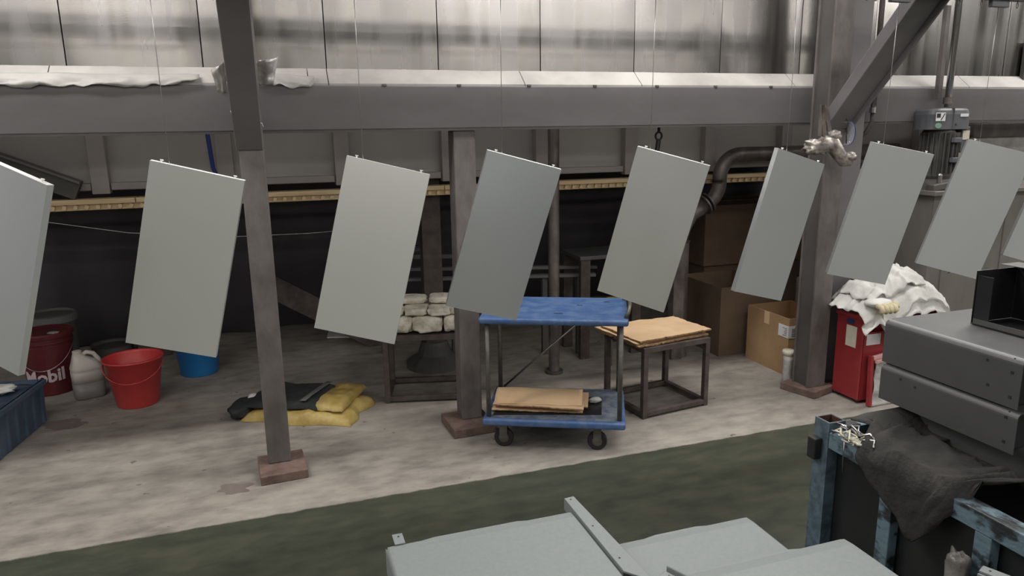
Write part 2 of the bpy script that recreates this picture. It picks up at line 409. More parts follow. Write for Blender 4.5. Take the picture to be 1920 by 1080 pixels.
flap((-.17, 3.58, 1.89), .07, .11, 6.3).build('foil_leaf', 'foil', fl, smooth=True, solid=.002)

# ------------------------------------------------------------------ underframe behind the beam
uf = thing('oven_underframe', 'dark ribbed steel underframe hanging behind the beam', 'frame', (1.6, 4.66, 1.34))
MB().box(-3.0, 6.3, 4.64, 4.66, 1.30, 1.815).build('sheet', 'panelgrey', uf)
MB().box(-3.0, 6.3, 3.78, 6.3, 1.805, 1.815).build('underside_sheet', 'black', uf)
for x in (-2.15, -1.52, -.90, -.24, .43, 1.10, 1.74, 2.40, 3.04, 3.70, 4.36, 5.02):
    MB().box(x-.045, x+.045, 4.57, 4.639, 1.285, 1.80).build('rib', 'frameside', uf, bevel=.004)
xs = [-2.8, -2.15, -1.52, -.90, -.24, .43, 1.10, 1.74, 2.40, 3.04, 3.70, 4.36, 5.02]
for a, b in zip(xs, xs[1:]):
    MB().box(a+.05, b-.05, 4.585, 4.639, 1.305, 1.345).build('bottom_channel', 'frameside', uf, bevel=.004)
dg_ = thing('diagonal_brace', 'diagonal steel brace rising to the left behind the leftmost panels', 'brace', (-.9, 4.5, 1.25))
MB().bar((-1.0, 4.53, 1.31), (-2.0, 4.53, 1.755), .05, .10, side=(0, 1, 0)).build('web', 'darksteel', dg_)
MB().bar((-.98, 4.52, 1.355), (-1.97, 4.52, 1.80), .09, .012, side=(0, 1, 0)).build('top_edge', 'greysteel', dg_)
tr = thing('timber_rail', 'pale timber rail with ribbed lower edge running under the oven', 'rail', (1.2, 4.6, 1.21))
for a, b in zip((-2.6, -.72, 1.05, 2.36), (-.724, 1.046, 2.356, 5.2)):
    MB().box(a, b, 4.5, 4.6, 1.236, 1.264).build('board', 'wood', tr, bevel=.003)
MB().box(-2.6, 5.2, 4.535, 4.6, 1.202, 1.2355).build('backing_board', 'wood', tr)
sl0 = None
for i in range(118):
    x = -2.4+i*.055
    if sl0 is None:
        sl0 = MB().cbox((0, 0, 0), (.019, .020, .026)).build('slat', 'wood', tr, world=False)
        o = sl0
    else:
        o = sl0.copy(); COL.objects.link(o)
    o.parent = tr; o.location = (x-1.2, 4.526-4.6, 1.2195-1.21); o.rotation_euler = (0, random.uniform(.1, .5), 0)
# dark sheet curtain under the oven
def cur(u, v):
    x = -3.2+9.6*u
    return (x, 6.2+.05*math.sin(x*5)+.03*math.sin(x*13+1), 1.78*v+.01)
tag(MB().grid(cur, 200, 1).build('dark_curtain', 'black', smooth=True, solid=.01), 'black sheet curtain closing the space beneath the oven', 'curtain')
tag(MB().tube([(-.31, 4.45, 1.88), (-.31, 4.45, 1.6), (-.30, 4.46, 1.42), (-.27, 4.5, 1.31)], .012).build('blue_cable', 'bluecable', smooth=True), 'thin blue cable hanging behind the beam beside the left post', 'cable')

# ------------------------------------------------------------------ columns
def base_plate(c, s, rz, t, parent):
    MB().cbox((c[0], c[1], t/2), (s[0], s[1], t), rz).build('base_plate', 'rustplate', parent, bevel=.004)
lc = thing('steel_post', 'left steel post rising from a square rusty base in front of the beam', 'post', (-.06, 3.46, 0))
MB().box(-.119, -.012, 3.42, 3.52, .045, 3.2).build('shaft', 'oldsteel', lc, bevel=.006)
base_plate((-.055, 3.42), (.215, .245), R(4), .045, lc)
MB().bar((-.073, 3.44, 1.555), (-.073, 2.72, 2.26), .112, .07, side=(1, 0, 0)).build('brace', 'greysteel', lc, bevel=.005)
mc = thing('steel_post', 'middle grey post under the beam with a tilted concrete-edged base', 'post', (.95, 3.66, 0))
MB().box(.893, 1.008, BY+.005, BY+.12, .05, 1.602).build('shaft', 'oldsteel', mc, bevel=.006)
base_plate((.93, 3.62), (.235, .26), R(3), .05, mc)
rc = thing('steel_post', 'tall right column carrying the diagonal brace beside the cardboard box', 'post', (3.02, 3.45, 0))
mb = MB().box(2.985, 3.115, 3.36, 3.375, .045, 3.4); mb.build('front_flange', 'oldsteel', rc, bevel=.003)
MB().box(2.985, 3.115, 3.485, 3.50, .045, 3.4).build('rear_flange', 'oldsteel', rc, bevel=.003)
MB().box(3.0, 3.10, 3.3755, 3.4845, .045, 3.4).build('web', 'darksteel', rc)
base_plate((3.045, 3.43), (.21, .235), R(17), .045, rc)
MB().bar((3.045, 3.385, 1.60), (2.995, 2.72, 2.28), .15, .07, side=(1, 0, 0)).build('brace', 'greysteel', rc, bevel=.005)
MB().bar((3.125, 3.375, 1.57), (3.08, 2.70, 2.25), .012, .06, side=(1, 0, 0)).build('brace_flange', 'greysteel', rc, bevel=.003)
r2 = thing('steel_post', 'second grey post standing just behind the right column', 'post', (3.34, 3.52, 0))
MB().box(3.24, 3.38, 3.50, 3.59, 0.01, 3.4).build('shaft', 'greysteel', r2, bevel=.005)
MB().cbox((3.31, 3.545, .01), (.16, .11, .02)).build('base_plate', 'darksteel', r2)
bp_ = thing('steel_post', 'black post in the gloom behind the white bundles', 'post', (.98, 4.75, 0))
MB().box(.93, 1.06, 4.7, 4.8, .02, 1.80).build('shaft', 'stoolsteel', bp_, bevel=.004)
MB().lathe([(.2, 0), (.2, .04), (.12, .09), (.09, .18)], (.995, 4.75, 0), 20).build('foot', 'darksteel', bp_)
pp = thing('vertical_pipe', 'grey vertical pipe behind the blue trolley', 'pipe', (1.71, 4.3, 0))
MB().lathe([(.036, 0.02), (.036, 1.80)], (1.712, 4.3, 0), 20).build('tube', 'duct', pp, smooth=False)
MB().lathe([(.06, 0), (.06, .02)], (1.712, 4.3, 0), 20).build('flange', 'darksteel', pp)
sl_ = thing('added_fill_lamp', 'slim housing of an added fill lamp, hidden behind the beam under the oven', 'lamp', (1.5, 3.83, 1.72))  # made-up housing for the added fill lamp
MB().box(-2.7, 5.7, 3.80, 3.84, 1.70, 1.76).build('housing', 'greysteel', sl_)
# thin string sagging round the foot of the left brace
tag(MB().tube([(-.135, 3.40, 1.70), (-.128, 3.395, 1.66), (-.09, 3.39, 1.635), (-.06, 3.388, 1.63), (-.04, 3.388, 1.642), (-.025, 3.39, 1.652), (-.012, 3.395, 1.645), (-.008, 3.40, 1.63)], .0016, 5).build('string', 'white', smooth=True), 'thin pale string looped round the left post', 'string')

# ------------------------------------------------------------------ conveyor above
CY = 2.72
cv = thing('conveyor_rail', 'grey overhead conveyor rail crossing the top right corner', 'conveyor', (1.8, CY, 2.2))
MB().box(-3.2, 6.4, CY-.03, CY+.03, 2.172, 2.182).build('bottom_flange', 'motorgrey', cv, bevel=.003)
MB().box(-3.2, 6.4, CY-.028, CY+.028, 2.1825, 2.2495).build('web', 'whitelitedge', cv)
MB().box(-3.2, 6.4, CY-.03, CY+.03, 2.25, 2.258).build('top_flange', 'powderlight', cv)
hk = None
hooks = (-1.3, -1.1, -.7, -.45, 0, .12, .6, .72, 1.15, 1.3, 1.75, 1.9, 2.35, 2.58, 2.63, 2.72, 3.12, 3.26, 3.49, 3.75, 4.2)
for x in hooks:
    if hk is None:
        mb = MB(); mb.tube([(0, 0, .012), (0, 0, -.004)]+[(.007*math.sin(t), 0, -.016+.010*math.cos(t)*1.1) for t in [i*2*PI/10 for i in range(11)]], .0022, 6)
        hk = mb.build('hook', 'tube', cv, world=False, smooth=True); o = hk
    else: o = hk.copy(); COL.objects.link(o)
    o.parent = cv; o.location = (x-1.8, 0, 2.166-2.2)

# ------------------------------------------------------------------ hanging coated panels
PW, PL_, PT = .309, .662, .024
panels = [  # x, y, z, yaw, lean, roll, label
 (-.840, 2.72, 1.534, -.63, -.056, .323, 'leftmost hanging grey panel, cut off by the left picture edge'),
 (-.320, 2.721, 1.504, -.164, .048, .252, 'hanging pale grey panel in front of the red and blue buckets'),
 (.332, 2.714, 1.504, -.264, -.035, .244, 'hanging grey panel between the left post and the white bundles'),
 (.873, 2.728, 1.509, -.146, .125, .272, 'hanging bluish grey panel whose lower corner overlaps the blue trolley'),
 (1.525, 2.723, 1.510, -.686, .040, .265, 'hanging olive grey panel above the cardboard topped stool'),
 (2.202, 2.707, 1.489, .126, .066, .265, 'narrow looking hanging panel showing its left edge, before the cardboard box'),
 (2.765, 2.724, 1.507, -.301, .111, .205, 'hanging grey panel just right of the tall right column'),
 (3.371, 2.723, 1.507, -.547, .056, .259, 'hanging grey panel in front of the motor and steel tank'),
 (3.975, 2.720, 1.514, -.416, .006, .289, 'rightmost hanging panel, only its lower left corner in view')]
proto = None
for (x, y, z, yw, ln, rl, lb) in panels:
    m4 = Matrix.Translation((x, y, z)) @ Matrix.Rotation(yw, 4, 'Z') @ Matrix.Rotation(ln, 4, 'X') @ Matrix.Rotation(rl, 4, 'Y')
    hx = .2*PW
    if proto is None:
        t = thing('hanging_tray', lb, 'metal panel', (0, 0, 0), 0, 'coated panels hanging on the line'); proto = t
        l, r_ = -hx, PW-hx
        MB().box(l, r_, 0, .002, -PL_, 0).build('face_sheet', 'powder', t, world=False)
        MB().box(l, l+.002, .002, PT, -PL_, 0).build('side_flange', 'powder', t, world=False)
        MB().box(r_-.002, r_, .002, PT, -PL_, 0).build('side_flange', 'powder', t, world=False)
        MB().box(l, r_, .002, PT, -.002, .0003).build('top_flange', 'whitelitedge', t, world=False)  # paler than the other flanges: the lit top edge is put into the colour
        MB().box(l, r_, .002, PT, -PL_, -PL_+.002).build('bottom_flange', 'powder', t, world=False)
        mb = MB()
        for q in ((l+.002, l+.02), (r_-.02, r_-.002)): mb.box(q[0], q[1], PT-.002, PT, -PL_+.002, -.002)
        mb.build('rear_return', 'powder', t, world=False)
        sb = MB().lathe([(.0028, 0), (.0028, .006), (.006, .0062), (.006, .009)], (l+.034, PT/2, 0), 10).build('stud', 'whitelitedge', t, world=False)
        MB().lathe([(.0028, 0), (.0028, .006), (.006, .0062), (.006, .009)], (r_-.034, PT/2, 0), 10).build('stud', 'whitelitedge', t, world=False)
    else:
        t = proto.copy(); COL.objects.link(t); t['label'] = lb
        for ch in list(proto.children):
            c = ch.copy(); COL.objects.link(c); c.parent = t
blue_mesh = {}
plist = sorted([o for o in bpy.data.objects if o.name.startswith('hanging_tray')], key=lambda o: o.name)
for t, (x, y, z, yw, ln, rl, lb) in zip(plist, panels):
    t['label'] = lb
    if panels.index((x, y, z, yw, ln, rl, lb)) in (0, 3, 5, 6, 7, 8):       # the bluish ones
        for ch in t.children:
            if ch.data.materials[0] == M['powder']:
                ch.data = blue_mesh.setdefault(ch.data.name, ch.data.copy()) if ch.data.name not in blue_mesh else blue_mesh[ch.data.name]
                ch.data.materials[0] = M['powderblue']
    t.matrix_basis = Matrix.Translation((x, y, z)) @ Matrix.Rotation(yw, 4, 'Z') @ Matrix.Rotation(ln, 4, 'X') @ Matrix.Rotation(rl, 4, 'Y')
which = ['leftmost panel, outside the view', 'panel before the red bucket', 'panel right of the left post', 'panel over the blue trolley',
         'panel above the cardboard topped stool', 'narrow looking panel before the cardboard box', 'panel right of the tall column', 'panel in front of the motor', 'rightmost panel']
for (x, y, z, yw, ln, rl, lb), wl in zip(panels, which):
    t = thing('hanging_wire', 'thin steel wire holding the '+wl, 'wire', (x, CY, 2.13), 0, 'wires of the hanging panels')
    MB().tube([(x, CY, 2.15), (x, y+.003, 1.9), (x, y+.010, z+.012), (x, y+.012, z+.001)], .0013, 6).build('strand', 'wire', t, smooth=True)
    MB().box(x-.055, x+.055, CY-.012, CY+.012, 2.138, 2.171).build('carrier_plate', 'motorgrey', t, bevel=.003)

# ------------------------------------------------------------------ blue two-deck trolley
ca = R(-25.8)
tl = thing('platform_trolley', 'two-deck blue plastic trolley with grey steel uprights on black castors', 'trolley', (.922, 3.303, 0), ca)
DL, DD = .72, .49
MB().box(0, DL, 0, DD, .135, .172).build('lower_deck', 'bluedeck', tl, world=False, bevel=.012, seg=3)
MB().box(.02, DL-.02, .02, DD-.02, .172, .1745).build('deck_surface', 'bluedeckdirty', tl, world=False)['label'] = 'dirty grey worn surface of the lower deck'
UZ = .70
MB().box(-.01, DL+.005, 0.0, DD, UZ-.032, UZ).build('upper_deck', 'bluedeck', tl, world=False, bevel=.012, seg=3)
for x, y in ((.03, .035), (DL-.03, .035), (.03, DD-.035), (DL-.03, DD-.035)):
    MB().tube([(x, y, .165), (x, y, UZ-.02)], .0125, 12).build('upright', 'tube', tl, world=False, smooth=True)
MB().tube([(DL-.012, .05, UZ-.01), (DL+.004, .05, UZ+.03), (DL+.012, .10, UZ+.055), (DL+.012, DD-.1, UZ+.055), (DL+.004, DD-.05, UZ+.03), (DL-.012, DD-.05, UZ-.01)], .010, 10).build('push_handle', 'tube', tl, world=False, smooth=True)
MB().tube([(.05, DD-.03, .18), (DL-.14, DD-.03, UZ-.03)], .006, 8).build('diagonal_rod', 'wire', tl, world=False, smooth=True)
mb = MB()
for x, y, l_ in ((.38, .12, .045), (.48, .30, .03), (.15, .3, .04), (.62, .38, .03)):
    mb.cbox((x, y, UZ+.0006), (l_, .009, .001))
mb.build('deck_slots', 'ink', tl, world=False)
for x, y, dx in ((.10, .07, 1), (DL-.14, .07, 1), (.10, DD-.07, -1), (DL-.14, DD-.07, -1)):
    w_ = MB().lathe([(.03, -.014), (.044, -.014), (.05, -.008), (.05, .008), (.044, .014), (.03, .014)], (x, y, .05), 24, 'Y').build('castor_wheel', 'rubber', tl, world=False, smooth=False)
    MB().lathe([(.018, -.017), (.026, -.0145), (.026, .0145), (.018, .017)], (x, y, .05), 16, 'Y').build('hub', 'tube', w_, world=False)
    MB().box(x-.02, x+.02, y-.025, y-.020, .05, .134).box(x-.02, x+.02, y+.020, y+.025, .05, .134).box(x-.03, x+.03, y-.03, y+.03, .125, .1345).build('castor_fork', 'tube', tl, world=False)

def sheet(poly, z0, th, seed, amp=.006, nu=22, nv=8, edge=.0):
    """a slightly wavy rectangular board: poly = 4 corners (x,y)"""
    a, b, c, d = [Vector((p[0], p[1], 0)) for p in poly]
    def top(u, v):
        p = (a*(1-u)+b*u)*(1-v)+(d*(1-u)+c*u)*v
        n1 = noise.noise(Vector((p.x*9, p.y*9, seed)))
        jag = edge*noise.noise(Vector((u*25, v*25, seed+9))) if (u in (0, 1) or v in (0, 1)) else 0
        return Vector((p.x+jag, p.y+jag, z0+th+amp*n1))
    mb = MB(); mb.grid(top, nu, nv)
    n = len(mb.v); nn = nu+1
    low = [Vector((p.x, p.y, p.z-th)) for p in mb.v[:n]]
    fs = [tuple(i+n for i in reversed(q)) for q in mb.f]
    mb.v += low; mb.f += fs
    rim = [i for i in range(nn)]+[j*nn+nu for j in range(1, nv+1)]+[nv*nn+i for i in range(nu-1, -1, -1)]+[j*nn for j in range(nv-1, 0, -1)]
    for k in range(len(rim)):
        p, q = rim[k], rim[(k+1) % len(rim)]
        mb.f.append((p, p+n, q+n, q))
    return mb
def tloc(x, y, rz=ca, o=(.922, 3.303)):
    c, s = math.cos(rz), math.sin(rz); return (o[0]+c*x-s*y, o[1]+s*x+c*y)
cb = [('folded kraft cardboard on top of the pile on the trolley\'s lower deck', .04, .51, .10, .33, .205, .007, 1, 'cardpale', -.03),
      ('cardboard sheet in the middle of the pile on the lower deck', .05, .53, .12, .33, .1925, .006, 3, 'cardpale', .02),
      ('lowest cardboard sheet lying on the trolley\'s lower deck', .035, .505, .09, .30, .182, .005, 2, 'cardpale', 0)]
for lb, x0, x1, y0, y1, z, th, sd, mt_, rr in cb:
    o = sheet([tloc(x0, y0), tloc(x1, y0+rr), tloc(x1, y1+rr), tloc(x0, y1)], z+.002, th, sd, .003, 24, 8, .006).build('cardboard_sheet', mt_, smooth=False)
    o.data.materials.append(M['cardedge'])
    for p in o.data.polygons:
        if abs(p.normal.z) < .5: p.material_index = 1
    tag(o, lb, 'cardboard', 'cardboard on the trolley')
# the bulging top flap of the cardboard
o = MB().grid(lambda u, v: Vector((*tloc(.045+.455*u, .325-.215*v), .2165+.034*math.sin(min(1, v*1.08)*PI)**.7+.003*noise.noise(Vector((u*6, v*3, 2))))), 20, 14).build('cardboard_flap', 'cardpale', smooth=True, solid=.003)
tag(o, 'bulging folded kraft cardboard flap on the trolley\'s lower deck pile', 'cardboard', 'cardboard on the trolley')
o = sheet([tloc(.05, .05), tloc(.60, .10), tloc(.60, .34), tloc(.05, .34)], .1755, .003, 7, 0).build('black_tray', 'blacksheet')
tag(o, 'thin black plate under the cardboard on the trolley', 'plate')
o = MB().blob((*tloc(.565, .26), .193), (.07, .05, .03), .2, 3, 4).build('clear_film_scrap', 'film', smooth=True)
tag(o, 'crumpled clear film scrap beside the cardboard on the trolley', 'plastic film')

# ------------------------------------------------------------------ stools
def stool(name, label, x, y, rz, W, D, H, t=.03):
    s = thing(name, label, 'stool', (x, y, 0), rz)
    for a, b in ((0, 0), (W-t, 0), (0, D-t), (W-t, D-t)):
        MB().box(a, a+t, b, b+t, 0, H-t).build('leg', 'stoolsteel', s, world=False, bevel=.002)
    for b in (0, D-t):
        MB().box(t, W-t, b, b+t, .012, .012+t*.9).build('stretcher', 'stoolsteel', s, world=False, bevel=.002)
    for a in (0, W-t):
        MB().box(a, a+t, t, D-t, .012, .012+t*.9).build('stretcher', 'stoolsteel', s, world=False, bevel=.002)
    mb = MB(); mb.box(0, W, 0, t, H-t, H).box(0, W, D-t, D, H-t, H).box(0, t, t, D-t, H-t, H).box(W-t, W, t, D-t, H-t, H)
    mb.build('top_frame', 'stoolsteel', s, world=False, bevel=.002)
    MB().box(t, W-t, t, D-t, H-.012, H-.003).build('seat_plate', 'stoolsteel', s, world=False)
    return s
stool('frame_stool', 'square brown steel frame stool carrying cardboard, right of the trolley', 1.877, 3.372, R(7.5), .465, .40, .415)
def sl(x, y): return tloc(x, y, R(7.5), (1.877, 3.372))
for i, (lb, z, dx, dy, a) in enumerate((('lowest ragged cardboard sheet on the brown frame stool', .4165, 0, 0, 0), ('middle ragged cardboard sheet on the brown frame stool', .4315, -.01, .01, .01), ('top crumpled cardboard sheet on the brown frame stool', .4465, .01, .0, -.01))):
    o = sheet([sl(-.03+dx, .01+dy), sl(.475+dx, .03+dy+a), sl(.47+dx, .36+dy), sl(-.04+dx, .41+dy+a)], z+.004, .008, 20+i, .007 if i == 2 else .004, 30, 16, .012).build('cardboard_sheet', 'cardpale')
    o.data.materials.append(M['cardedge'])
    for p in o.data.polygons:
        if abs(p.normal.z) < .5: p.material_index = 1
    tag(o, lb, 'cardboard', 'cardboard on the stool')
stool('frame_stool', 'low dark frame stool in shadow carrying the dirty white bundles', .552, 4.13, R(-14), .50, .36, .42, .032)
bd = [(.10, .10, .475, .17, .17, .105), (.27, .09, .475, .20, .18, .105), (.44, .10, .475, .16, .17, .105),
      (.07, .11, .550, .13, .17, .05), (.20, .11, .552, .15, .17, .052), (.34, .10, .55, .15, .17, .05), (.46, .11, .552, .12, .17, .052),
      (.15, .20, .598, .24, .15, .045), (.37, .20, .598, .2, .15, .045)]
pos = ['lower left', 'lower middle', 'lower right', 'middle row far left', 'middle row left', 'middle row right', 'middle row far right', 'top left', 'top right']
for i, (x, y, z, sx, sy, sz) in enumerate(bd):
    p = tloc(x, y, R(-14), (.552, 4.13))
    o = MB().blob((p[0], p[1], z), (sx*.93, sy*.95, sz*.93), .09, 2.5, i+3, 28, 16, R(-14), .45).build('wrapped_bundle', 'foamwrap', smooth=True)
    tag(o, 'dirty white wrapped bundle on the dark stool, '+pos[i]+' of the pile', 'bundle', 'white bundles on the dark stool')

# ------------------------------------------------------------------ buckets, pail, jug, crate
bk = thing('bucket', 'red plastic bucket with wire handle beside the white jug', 'bucket', (-.875, 4.69, 0))
pr = [(.0, .004), (.112, .0), (.118, .006), (.160, .285), (.170, .288), (.170, .298), (.158, .298), (.155, .285), (.112, .014), (0, .012)]
MB().shell(pr, (0, 0, 0), 48).build('shell', 'redplastic', bk, world=False, smooth=True)
MB().tube([(.165*math.cos(t), .165*math.sin(t)*.98-.0, .285-.13*abs(math.sin(t))) if False else (.168*math.cos(t), -.168*abs(math.sin(t))-.003, .275-.10*math.sin(t)) for t in [PI*i/20 for i in range(21)]], .0028, 6).build('bail_handle', 'redplastic', bk, world=False, smooth=True)
bb = thing('bucket', 'blue plastic bucket half hidden by a hanging panel', 'bucket', (-.565, 5.18, 0))
pr2 = [(.0, .004), (.115, .0), (.12, .006), (.150, .255), (.160, .258), (.160, .268), (.148, .268), (.145, .255), (.115, .014), (0, .012)]
MB().shell(pr2, (0, 0, 0), 48).build('shell', 'bluebucket', bb, world=False, smooth=True)
pm = thing('paint_pail', 'dark maroon lidded pail with pale lettering behind the blue crate', 'pail', (-1.44, 5.14, 0))
MB().lathe([(.0, 0), (.128, 0), (.132, .01), (.143, .335), (.152, .337), (.152, .350), (.146, .352), (.146, .368), (.153, .370), (.153, .385), (0.148, .388)], (0, 0, 0), 48).build('body', 'maroon', pm, world=False, smooth=False)
MB().lathe([(.158, .372), (.160, .392), (.152, .402), (.14, .396), (.13, .390), (0, .392)], (0, 0, 0), 48).build('lid', 'maroon', pm, world=False)
MB().blob((.06, -.05, .393), (.07, .05, .012), .2, 3, 2).build('paint_smear', 'foil', pm, world=False)
MB().tube([(.155*math.cos(t), -.155*math.sin(t)-.004, .335-.16*math.sin(t)) for t in [PI*i/20 for i in range(21)]], .0025, 6).build('bail_handle', 'wire', pm, world=False, smooth=True)
tx = textmesh('Mobil', .112, .0008, .0035)
xmin = min(p.x for p in tx.v); xmax = max(p.x for p in tx.v)
rr = .1385
for p in tx.v:
    s_ = (p.x-xmax)*.95+.155; a = s_/rr-.30; h = p.y+.092+s_*.06; dp = p.z
    q = rr+.0008+(h-.1)*.034+dp
    p.x, p.y, p.z = q*math.sin(a), -q*math.cos(a), h
tx.build('lettering', 'lettering', pm, world=False)
# second pail behind it with a pale rim
pb = thing('paint_pail', 'second pail with a grimy pale lid just behind the maroon pail', 'pail', (-1.50, 5.52, 0))
MB().lathe([(.0, 0), (.135, 0), (.158, .40), (.165, .405)], (0, 0, 0), 40).build('body', 'darksteel', pb, world=False)
MB().lathe([(.168, .38), (.17, .425), (.155, .43), (.145, .415), (0, .415)], (0, 0, 0), 40).build('lid', 'greystripe', pb, world=False)
jg = thing('jug', 'milky white plastic jug with grip handle, dark liquid in its lower half', 'jug', (-1.185, 4.93, 0), R(20))
def rrect(w_, d, n=6, r=.3):
    pts = []
    for i in range(32):
        t = 2*PI*i/32; c, s = math.cos(t), math.sin(t)
        pts.append((math.copysign(abs(c)**.55, c)*w_/2, math.copysign(abs(s)**.55, s)*d/2))
    return pts
def loft(secs, n=32):
    mb = MB(); vs = []
    for (cx, cy, z, w_, d) in secs:
        vs += [Vector((cx+p[0], cy+p[1], z)) for p in rrect(w_, d)]
    k = len(secs)
    mb.add(vs, [(i*n+j, i*n+(j+1) % n, (i+1)*n+(j+1) % n, (i+1)*n+j) for i in range(k-1) for j in range(n)]+[tuple(range(n-1, -1, -1)), tuple((k-1)*n+j for j in range(n))])
    return mb
loft([(0, 0, .0, .16, .12), (0, 0, .008, .175, .135), (0, 0, .105, .178, .138)]).build('lower_body', 'jugdark', jg, world=False, smooth=True)['label'] = 'lower half darkened by the liquid inside'
loft([(0, 0, .105, .178, .138), (0, 0, .17, .18, .14), (0, 0, .178, .172, .132), (0, 0, .185, .18, .14), (0, 0, .20, .178, .138), (-.012, 0, .24, .13, .11), (-.035, 0, .27, .07, .075), (-.04, 0, .285, .05, .05)]).build('upper_body', 'jug', jg, world=False, smooth=True)
MB().lathe([(.022, .283), (.026, .284), (.026, .304), (.020, .307)], (-.04, 0, 0), 16).build('cap', 'jug', jg, world=False)
MB().tube([(-.02, 0, .272), (.01, 0, .288), (.045, 0, .275), (.07, 0, .235), (.075, 0, .19)], .014, 10).build('grip_handle', 'jug', jg, world=False, smooth=True)

ct = thing('plastic_crate', 'slate blue plastic crate at the left picture edge', 'crate', (-1.335, 4.56, 0), R(-9))
W_, D_, H_ = .55, .75, .25      # extends to -x and -y from its right rear corner
MB().box(-W_, 0, -D_, 0, .0, .012).build('bottom', 'crate', ct, world=False)
MB().prism([(-.012, .012), (-.0, .012), (.012, H_), (-.002, H_)], -D_, 0, 'Y').build('side_wall', 'crate', ct, world=False)
MB().prism([(-W_, .012), (-W_+.012, .012), (-W_+.004, H_), (-W_-.01, H_)], -D_, 0, 'Y').build('side_wall', 'crate', ct, world=False)
MB().box(-W_+.013, -.013, -.012, 0, .012, H_).build('end_wall', 'crate', ct, world=False)
MB().box(-W_+.013, -.013, -D_, -D_+.012, .012, H_).build('end_wall', 'crate', ct, world=False)
for i in range(8):
    y = -D_+.03+i*.095
    MB().prism([(0, .01), (.012, .01), (.022, H_-.03), (.008, H_-.03)], y, y+.014, 'Y').build('rib', 'crate', ct, world=False)
MB().box(.0, .028, -D_-.01, .01, H_-.028, H_).box(-W_-.02, .0, 0.0, .014, H_-.028, H_).build('rim', 'crate', ct, world=False, bevel=.004)
def inner(u, v):
    p = Matrix.Rotation(R(-9), 3, 'Z') @ Vector((-W_+.03+(W_-.05)*u, -D_+.03+(D_-.05)*v, 0))
    return (p.x-1.335, p.y+4.56, .225+.02*noise.noise(Vector((u*4, v*4, 3)))*2)
tag(MB().grid(inner, 20, 20).build('blue_cloth', 'crate', smooth=True, solid=.004), 'slate blue cloth filling the plastic crate', 'cloth')
o = MB().blob((-1.50, 4.42, .262), (.17, .10, .05), .25, 3, 8).build('white_rag', 'cloth', smooth=True)
tag(o, 'small white rag on top of the blue crate', 'rag')
# low clutter by the curtain
o = thing('shallow_tin', 'shallow grey tin in the dark behind the white jug', 'tin', (-1.2, 5.78, 0))
MB().shell([(0, .0), (.13, 0), (.14, .10), (.145, .11), (.135, .105), (.125, .09), (0, .09)], (0, 0, 0), 32).build('shell', 'darksteel', o, world=False)
tag(MB().cbox((-.92, 5.75, .1), (.22, .16, .2), .2).build('small_carton', 'stoolsteel', bevel=.004), 'small dark brown carton beside the shallow tin', 'box')
tag(MB().bar((-.12, 5.42, .56), (.75, 5.36, .01), .02, .16, side=(0, 1, 0)).build('dark_board', 'stoolsteel'), 'dark brown board leaning in the gloom behind the left post', 'board')
tag(sheet([(.33, 5.72), (.62, 5.64), (.66, 5.85), (.36, 5.92)], .0, .012, 5, .004).build('white_slab', 'cloth'), 'small whitish slab on the floor behind the second hanging panel right of the post', 'slab')
tag(MB().tube([(-1.35, 4.58, 1.203), (-1.19, 4.6, 1.14), (-.8, 4.62, 1.055), (-.3, 4.65, .995), (.2, 4.68, .985), (.93, 4.72, 1.0)], .003, 6).build('taut_cable', 'wire', smooth=True), 'thin shiny cable crossing the dark space behind the left post', 'cable')

# ------------------------------------------------------------------ yellow sack with dark jacket
def lump(poly_c, size, rz, hgt, seed, z0=0, amp=.1, sq=.5, nu=30, nv=22):
    """cushion-like slab on the floor"""
    c = Vector((poly_c[0], poly_c[1], 0)); m_ = Matrix.Rotation(rz, 3, 'Z')
    mb = MB()
    def top(u, v):
        x = (u-.5)*size[0]; y = (v-.5)*size[1]
        e = (1-abs(2*u-1)**5)*(1-abs(2*v-1)**5)
        n1 = noise.noise(Vector((x*8, y*8, seed))); n2 = noise.noise(Vector((x*22, y*22, seed+3)))
        k = 1+.06*noise.noise(Vector((u*3, v*3, seed+6)))*2
        p = c+m_@Vector((x*k, y*k, 0))
        return Vector((p.x, p.y, z0+.004+hgt*max(0, e)**.45*(1+.35*n1)+.010*n2*e))
    mb.grid(top, nu, nv)
    n = len(mb.v); low = [Vector((p.x, p.y, z0)) for p in mb.v]
    fs = [tuple(i+n for i in reversed(q)) for q in mb.f]; mb.v += low; mb.f += fs
    nn = nu+1
    rim = [i for i in range(nn)]+[j*nn+nu for j in range(1, nv+1)]+[nv*nn+i for i in range(nu-1, -1, -1)]+[j*nn for j in range(nv-1, 0, -1)]
    for k in range(len(rim)):
        p, q = rim[k], rim[(k+1) % len(rim)]; mb.f.append((p, p+n, q+n, q))
    return mb
ys = thing('yellow_sack', 'folded yellow sack lying on the floor behind the left post', 'sack', (.13, 4.2, 0))
lump((.11, 4.17), (.66, .40), R(-27), .062, 3).build('lower_fold', 'yellow', ys, smooth=True)
lump((.285, 4.14), (.19, .40), R(-27), .04, 8, z0=.066).build('upper_fold', 'yellow', ys, smooth=True)
jk = thing('dark_jacket', 'dark green jacket with grey stripe folded over the yellow sack', 'jacket', (.0, 4.25, .07))
lump((.03, 4.24), (.44, .36), R(-27), .042, 13, z0=.072).build('folded_body', 'darkcloth', jk, smooth=True)
def stripe(u, v):
    p = Matrix.Rotation(R(-27), 3, 'Z') @ Vector((.115+.035*u+.03*v, -.165+.32*v, 0))
    return (p.x+.03, p.y+4.24, .122+.004*math.sin(v*PI)+.003*noise.noise(Vector((u, v*6, 1))))
MB().grid(stripe, 3, 14).build('reflective_stripe', 'greystripe', jk, smooth=True, solid=.002)
gl = thing('work_boot', 'black soft boot lying against the left end of the jacket', 'boot', (-.26, 4.24, 0))
